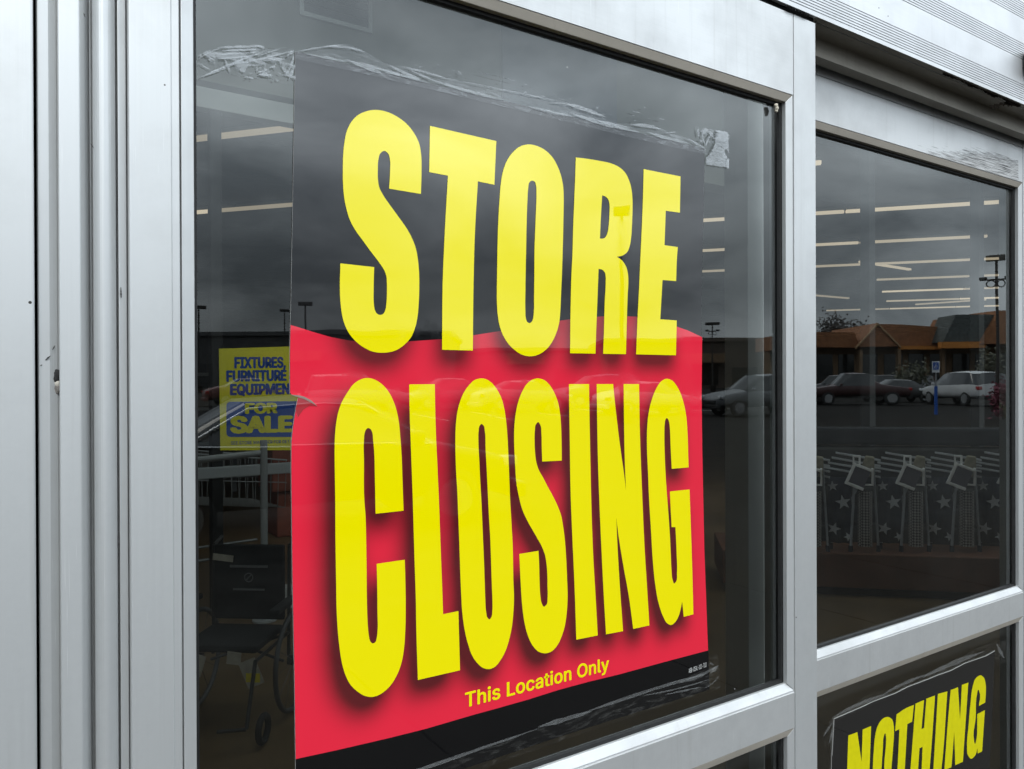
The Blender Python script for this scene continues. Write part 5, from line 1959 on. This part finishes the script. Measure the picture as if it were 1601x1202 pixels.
def heading_px(px0, px1, t0, t1, plane=0.0):
    a, b = mirror(px0, t0, plane), mirror(px1, t1, plane)
    return math.atan2(b[1] - a[1], b[0] - a[0])


x, y, z = at(478, 8.6)
car('sedan', paint('dark_paint', (0.02, 0.022, 0.024)), (x, y, z), rad(4), 'dark sedan with bright window trim standing nearest behind the photographer', chrome=True)
x, y, z = at(1185, 33)
car('suv', paint('silver_paint', (0.26, 0.27, 0.28), .4), (x, y, z), rad(200), 'silver grey wagon reflected low beside the right edge of the closing sign')
x, y, z = at(1505, 45, DOFF)
car('suv', paint('white_paint', (0.72, 0.73, 0.73), .0), (x, y, z), math.atan2(-y, -x) + rad(-38) + math.pi, 'white wagon reflected in the recessed glass under the orange building').scale = (1.12, 1.12, 1.12)
x, y, z = at(1335, 45, DOFF)
car('pickup', paint('maroon_paint', (0.075, 0.03, 0.03), .2), (x, y, z), math.atan2(-y, -x) + rad(70), 'dark red pickup reflected at the left of the recessed glass')
x, y, z = at(1400, 50, DOFF)
car('sedan', paint('dull_grey_paint', (0.10, 0.10, 0.10), .3), (x, y, z), math.atan2(-y, -x) + rad(60), 'dull grey sedan between the dark red pickup and the white wagon')
for q, (px, t, col, rr_, lab) in enumerate(((560, 34, (0.5, 0.5, 0.5), 15, 'pale grey sedan far out in the car park below the lamp post'), (700, 38, (0.25, 0.26, 0.28), 185, 'steel grey sedan in the middle row of the car park'),
                                       (815, 36, (0.55, 0.54, 0.52), 10, 'cream sedan parked in the middle row of the car park'), (930, 40, (0.10, 0.12, 0.2), 190, 'dark blue sedan in the far row of the car park'),
                                       (1010, 33, (0.6, 0.6, 0.6), 12, 'white sedan parked right of the cream one'), (395, 40, (0.2, 0.06, 0.05), 5, 'brick red sedan parked beyond the dark trimmed sedan'))):
    x, y, z = at(px, t)
    car('sedan' if q % 3 else 'suv', paint('lot_paint_%d' % q, col), (x, y, z), rad(rr_), lab)

for q, (px, t, col, da, kd, lab) in enumerate(((1302, 60, (0.16, 0.16, 0.17), 80, 'suv', 'grey wagon behind the dark red pickup, far left in the recessed glass'), (1440, 62, (0.03, 0.03, 0.035), 20, 'suv', 'black wagon half hidden behind the white wagon'),
                                       (1372, 66, (0.30, 0.30, 0.30), 75, 'suv', 'pale wagon in the back row before the first gable'), (1560, 58, (0.22, 0.05, 0.05), 60, 'sedan', 'red sedan at the back right, behind the maroon shrub'))):
    x, y, z = at(px, t, DOFF)
    car(kd, paint('row_paint_%d' % q, col), (x, y, z), math.atan2(-y, -x) + rad(da), lab)

# lamp posts
POLE = simple('lamp_pole_bronze', (0.035, 0.03, 0.026), 0.6)


def lamp(px, py_top, t, label, arms=False, plane=0.0, hw=0.32):
    x, y, z = at(px, t, plane)
    h = CAM[2] + (597 - py_top) / FPX * t - z
    r = empty('lamp_post', (x, y, z), math.atan2(-y, -x), label, 'lamp post', 'car park lamp posts')
    bm = bmesh.new(); tube(bm, (0, 0, 0.6), (0, 0, h - .25), .09, 12, .06); local('pole', bm, POLE, r)
    bm = bmesh.new(); tube(bm, (0, 0, -0.1), (0, 0, .6), .3, 16, .28); local('footing', bm, CONC, r)
    bm = bmesh.new(); bbox(bm, (-.22, -hw, h - .28), (.22, hw, h), .05); bbox(bm, (-.06, -.06, h - .40), (.06, .06, h - .281)); local('lamp_head', bm, POLE, r)
    if arms:
        bm = bmesh.new()
        za = h - arms
        tube(bm, (0, -.7, za), (0, .7, za), .04, 10)
        for s in (-1, 1):
            ring(bm, (0, s * .22, za - .22), .18, .03, 'X', 18, 6)
            bbox(bm, (-.12, s * .55 - .18, za + .03), (.12, s * .55 + .18, za + .15), .03)
        local('bracket', bm, POLE, r)
    return r


lamp(973, 325, 28, 'nearest lamp post, its dark head crossing the letter R of the sign', hw=.30)
lamp(478, 470, 60, 'lamp post reflected above the top left of the red field', hw=.55)
lamp(447, 481, 85, 'far thin lamp post just left of the closing sign', hw=.5)
lamp(313, 474, 65, 'lamp post cut by the left edge of the near glass', hw=.6)
lamp(1558, 401, 40, 'tall lamp post with ring brackets reflected in the recessed glass', arms=1.25, plane=DOFF, hw=.42)
lamp(1115, 505, 80, 'small twin tier lamp post right of the closing sign', arms=.9, hw=.75)

# accessible parking sign on a blue post
x, y, z = at(1465, 34, DOFF)
s_ = empty('parking_sign', (x, y, z), math.atan2(-y, -x) - rad(90) + math.pi, 'accessible parking sign on a blue post in front of the white wagon', 'parking sign')
SB = simple('sign_blue', (0.02, 0.10, 0.42), 0.5)
bm = bmesh.new(); tube(bm, (0, 0, 0), (0, 0, 1.25), .075, 14); local('post_sleeve', bm, SB, s_)
bm = bmesh.new(); tube(bm, (0, 0, 1.2501), (0, 0, 2.35), .03, 10); local('post', bm, RIM, s_)
bm = bmesh.new(); bbox(bm, (-.16, -.045, 1.85), (.16, -.035, 2.35), .004); local('plate', bm, simple('sign_white', (0.7, 0.72, 0.74), 0.5), s_)
bm = bmesh.new(); bbox(bm, (-.12, -.049, 1.98), (.12, -.0455, 2.30)); local('symbol_field', bm, SB, s_)
bm = bmesh.new()
ring(bm, (-.01, -.051, 2.09), .05, .010, 'Y', 20, 5); tube(bm, (-.005, -.051, 2.11), (-.005, -.051, 2.20), .012, 8); tube(bm, (-.005, -.051, 2.12), (.045, -.051, 2.12), .010, 8); tube(bm, (.045, -.051, 2.12), (.06, -.051, 2.05), .010, 8)
bmesh.ops.create_icosphere(bm, subdivisions=2, radius=.02, matrix=Matrix.Translation((-.005, -.051, 2.235)))
local('wheelchair_symbol', bm, simple('symbol_white', (0.75, 0.75, 0.75), 0.5), s_)

# buildings
BR = simple('brown_shingle', (0.29, 0.125, 0.055), 0.9, vary=0.25, scale=3)
BO = simple('orange_fascia', (0.55, 0.21, 0.04), 0.8, vary=0.1)
BT = simple('tan_wall', (0.20, 0.13, 0.075), 0.9, vary=0.15, scale=1)
BG = simple('dark_mansard', (0.075, 0.085, 0.08), 0.7, vary=0.4, scale=4)
SHOPG = simple('dark_shop_glass', (0.02, 0.022, 0.022), 0.1, spec=0.8)
TB = 70.0
pxm = 1440
bx, by, bz = at(pxm, TB, DOFF)
mall = empty('shopping_mall', (bx, by, bz), math.atan2(-by, -bx) - rad(90) + math.pi, 'long brown mall with orange gabled roofs and a dark mansard entrance', 'mall')
# local frame: +x runs along increasing photo column, y away from the viewer
mf = TB / FPX


def mxz(px, py):
    return ((px - pxm) * mf * 1.02, CAM[2] + (598 - py) * mf - bz)


sgn = None
# orient: column direction in world
a_, b_ = mirror(1400, TB, DOFF), mirror(1480, TB, DOFF)
mall.rotation_euler.z = math.atan2(b_[1] - a_[1], b_[0] - a_[0])
# "away" in local y must point away from the shop
ydir = Vector((-math.sin(mall.rotation_euler.z), math.cos(mall.rotation_euler.z)))
AW = 1 if ydir.dot(Vector((bx, by))) > 0 else -1


def mpoly(name, pts, y0, y1, mat):
    q = [(((px - 800.5) * (TB + y0) - (pxm - 800.5) * TB) / FPX, CAM[2] + (598 - py) * (TB + y0) / FPX - bz) for px, py in pts]
    V_ = [(x_, AW * y0, z_) for x_, z_ in q] + [(x_, AW * y1, z_) for x_, z_ in q]
    n_ = len(q)
    F_ = [tuple(range(n_)), tuple(range(n_, 2 * n_))] + [(i, (i + 1) % n_, n_ + (i + 1) % n_, n_ + i) for i in range(n_)]
    me = bpy.data.meshes.new(name); me.from_pydata(V_, [], F_); me.materials.append(mat)
    o_ = bpy.data.objects.new(name, me); link(o_, mall); fixn(o_)
    return o_


mpoly('wall', [(1255, 622), (1620, 622), (1620, 545), (1255, 545)], 2.0, 14, BT)
mpoly('low_roof', [(1240, 545), (1345, 545), (1338, 521), (1240, 521)], 0.5, 12, BR)
mpoly('gable_roof', [(1340, 544), (1407, 544), (1373, 507)], 0.0, 10, BR)
mpoly('flat_roof', [(1390, 543), (1500, 543), (1490, 514), (1376, 509)], 1.0, 4.0, BR)
mpoly('mansard_roof', [(1477, 537), (1542, 537), (1555, 495), (1494, 495)], -1.0, 1.6, BG)
mpoly('gable_roof', [(1535, 541), (1650, 541), (1590, 488), (1562, 488)], -1.5, 9, BR)
mpoly('orange_fascia', [(1474, 547), (1541.5, 547), (1541.5, 537.2), (1474, 537.2)], -1.3, -0.7, BO)
mpoly('orange_fascia', [(1406, 549), (1473, 549), (1473, 543.3), (1406, 543.3)], 0.6, 0.99, BO)
for (g0, g1, g2) in (((1340, 544), (1373, 507), 0), ((1373, 507), (1407, 544), 0)):
    mpoly('barge_board', [g0, g1, (g1[0], g1[1] + 3.2), (g0[0], g0[1] + 3.2)], -0.16, -0.01, simple('barge_tan', (0.42, 0.27, 0.14), 0.8))
for k in range(9):
    px = 1275 + k * 36
    mpoly('shop_window', [(px, 612), (px + 26, 612), (px + 26, 556), (px, 556)], 1.9, 1.99, SHOPG)
for px in (1345, 1402, 1475, 1540):
    mpoly('column', [(px, 620), (px + 5, 620), (px + 5, 549), (px, 549)], 0.1, 0.5, BT)

for (p0_, p1_, top0, t_, lab, colr, nm) in ((215, 700, 517, 95, 'long dark flat roofed store across the car park at left', (0.075, 0.075, 0.075), 'retail_store'),
                                       (690, 960, 546, 110, 'low grey store far across the car park in the middle', (0.09, 0.085, 0.08), 'retail_store'),
                                       (950, 1250, 530, 100, 'brown store beyond the car park right of the middle', (0.085, 0.065, 0.05), 'retail_store')):
    A_, B_ = mirror(p0_, t_), mirror(p1_, t_)
    cx_, cy_ = (A_[0] + B_[0]) / 2, (A_[1] + B_[1]) / 2
    zz_ = lotz(cx_, cy_)
    L_ = math.hypot(B_[0] - A_[0], B_[1] - A_[1])
    rz_ = math.atan2(B_[1] - A_[1], B_[0] - A_[0])
    aw = 1 if Vector((-math.sin(rz_), math.cos(rz_))).dot(Vector((cx_, cy_))) > 0 else -1
    H_ = CAM[2] + (598 - top0) / FPX * t_ - zz_
    st_ = empty(nm, (cx_, cy_, zz_), rz_, lab, 'store')
    wm = simple('store_wall_%d' % p0_, colr, 0.9, vary=0.2, scale=.6)
    bm = bmesh.new(); vs = bbox(bm, (-L_ / 2, 0.0, 0), (L_ / 2, 22.0, H_ - .5)); 
    for v in bm.verts: v.co.y *= aw
    local('wall', bm, wm, st_)
    bm = bmesh.new(); bbox(bm, (-L_ / 2 - .3, -.35, H_ - .4995), (L_ / 2 + .3, 22.3, H_))
    for v in bm.verts: v.co.y *= aw
    local('parapet', bm, simple('parapet_%d' % p0_, tuple(c * 1.3 for c in colr), 0.9), st_)
    nW = int(L_ / 5)
    for k in range(nW):
        xx = -L_ / 2 + 1.2 + k * 5
        if (k * 7) % 5 == 3:
            continue
        bm = bmesh.new(); bbox(bm, (xx, -.06, .4), (xx + 3.2, -.002, 2.7 + (k % 3) * .2))
        for v in bm.verts: v.co.y *= aw
        local('window', bm, SHOPG, st_)
    bm = bmesh.new(); bbox(bm, (-L_ * .12, -1.6, 3.2), (L_ * .10, -.37, 4.4), .1)
    for v in bm.verts: v.co.y *= aw
    local('entrance_canopy', bm, BT, st_)

# shrubs and trees
def leafy(name, label, loc, rx, rzz, n, cols, trunk=0.0, ls=0.12, seed=1):
    rr = random.Random(seed)
    r = empty(name, loc, 0, label, 'tree' if trunk else 'shrub')
    bm = bmesh.new()
    cl_ = [(rr.uniform(-.6, .6) * rx, rr.uniform(-.6, .6) * rx, rr.uniform(.35, .9) * rzz) for _ in range(14)]
    for _ in range(n):
        c_ = rr.choice(cl_)
        p = Vector((c_[0] + rr.gauss(0, .22) * rx, c_[1] + rr.gauss(0, .22) * rx, trunk * .8 + max(.05, c_[2] + rr.gauss(0, .14) * rzz)))
        q = Vector((rr.uniform(-1, 1), rr.uniform(-1, 1), rr.uniform(-1, 1))).normalized()
        w = q.orthogonal().normalized()
        v1, v2 = q * ls * rr.uniform(.6, 1.3), w * ls * .5
        f = bm.faces.new([bm.verts.new(p - v1), bm.verts.new(p + v2), bm.verts.new(p + v1), bm.verts.new(p - v2)])
        f.material_index = rr.randrange(len(cols))
    local('crown' if trunk else 'foliage', bm, cols, r)
    bm = bmesh.new()
    H0 = trunk if trunk else rzz * .4
    tube(bm, (0, 0, -.05), (0, 0, H0 + .2 * rzz), .05 * rx + .02, 8, .02)
    for c_ in cl_:
        tube(bm, (0, 0, H0 * .8), (c_[0], c_[1], trunk * .8 + c_[2]), .012 * rx + .01, 5, .006)
    local('trunk' if trunk else 'stem', bm, simple(name + '_bark', (0.06, 0.05, 0.04), 0.9), r)
    return r


def leafm(n_, c_):
    return simple(n_, c_, 0.7)


x, y, z = at(1567, 30, DOFF)
leafy('shrub', 'maroon leaved shrub at the right edge of the recessed glass', (x, y, z), .55, 1.5, 900, [leafm('maroon_leaf', (0.12, 0.02, 0.035)), leafm('maroon_leaf_light', (0.20, 0.045, 0.07))], ls=.08, seed=2)
x, y, z = at(1586, 26, DOFF)
leafy('shrub', 'low yellowish shrub right of the maroon one', (x, y, z), .4, .7, 500, [leafm('ochre_leaf', (0.16, 0.12, 0.03)), leafm('green_leaf', (0.06, 0.07, 0.02))], ls=.07, seed=3)
x, y, z = at(1425, 55, DOFF)
leafy('shrub', 'pale olive shrub in a planting bed before the mall', (x, y, z), 1.2, 2.4, 900, [leafm('olive_leaf', (0.09, 0.09, 0.05)), leafm('sage_leaf', (0.13, 0.13, 0.10))], ls=.14, seed=4)
x, y, z = at(1545, 60, DOFF)
leafy('shrub', 'tall grey green shrub by the mall entrance', (x, y, z), 1.0, 3.4, 900, [leafm('olive_leaf_b', (0.09, 0.09, 0.05)), leafm('sage_leaf_b', (0.13, 0.13, 0.10))], ls=.14, seed=5)
for q, (px, t, lab) in enumerate(((1310, 100, 'bare brownish tree above the low mall roof'), (1338, 104, 'smaller bare tree beside the first gable'), (1440, 108, 'thin bare tree behind the flat mall roof'))):
    x, y, z = at(px, t, DOFF)
    leafy('tree', lab, (x, y, z), 3.2 - q * .6, 5.5 - q, 1300 - q * 300, [leafm('twig_brown_%d' % q, (0.07, 0.055, 0.045)), leafm('twig_grey_%d' % q, (0.10, 0.085, 0.075))], trunk=4.6, ls=.22, seed=10 + q)
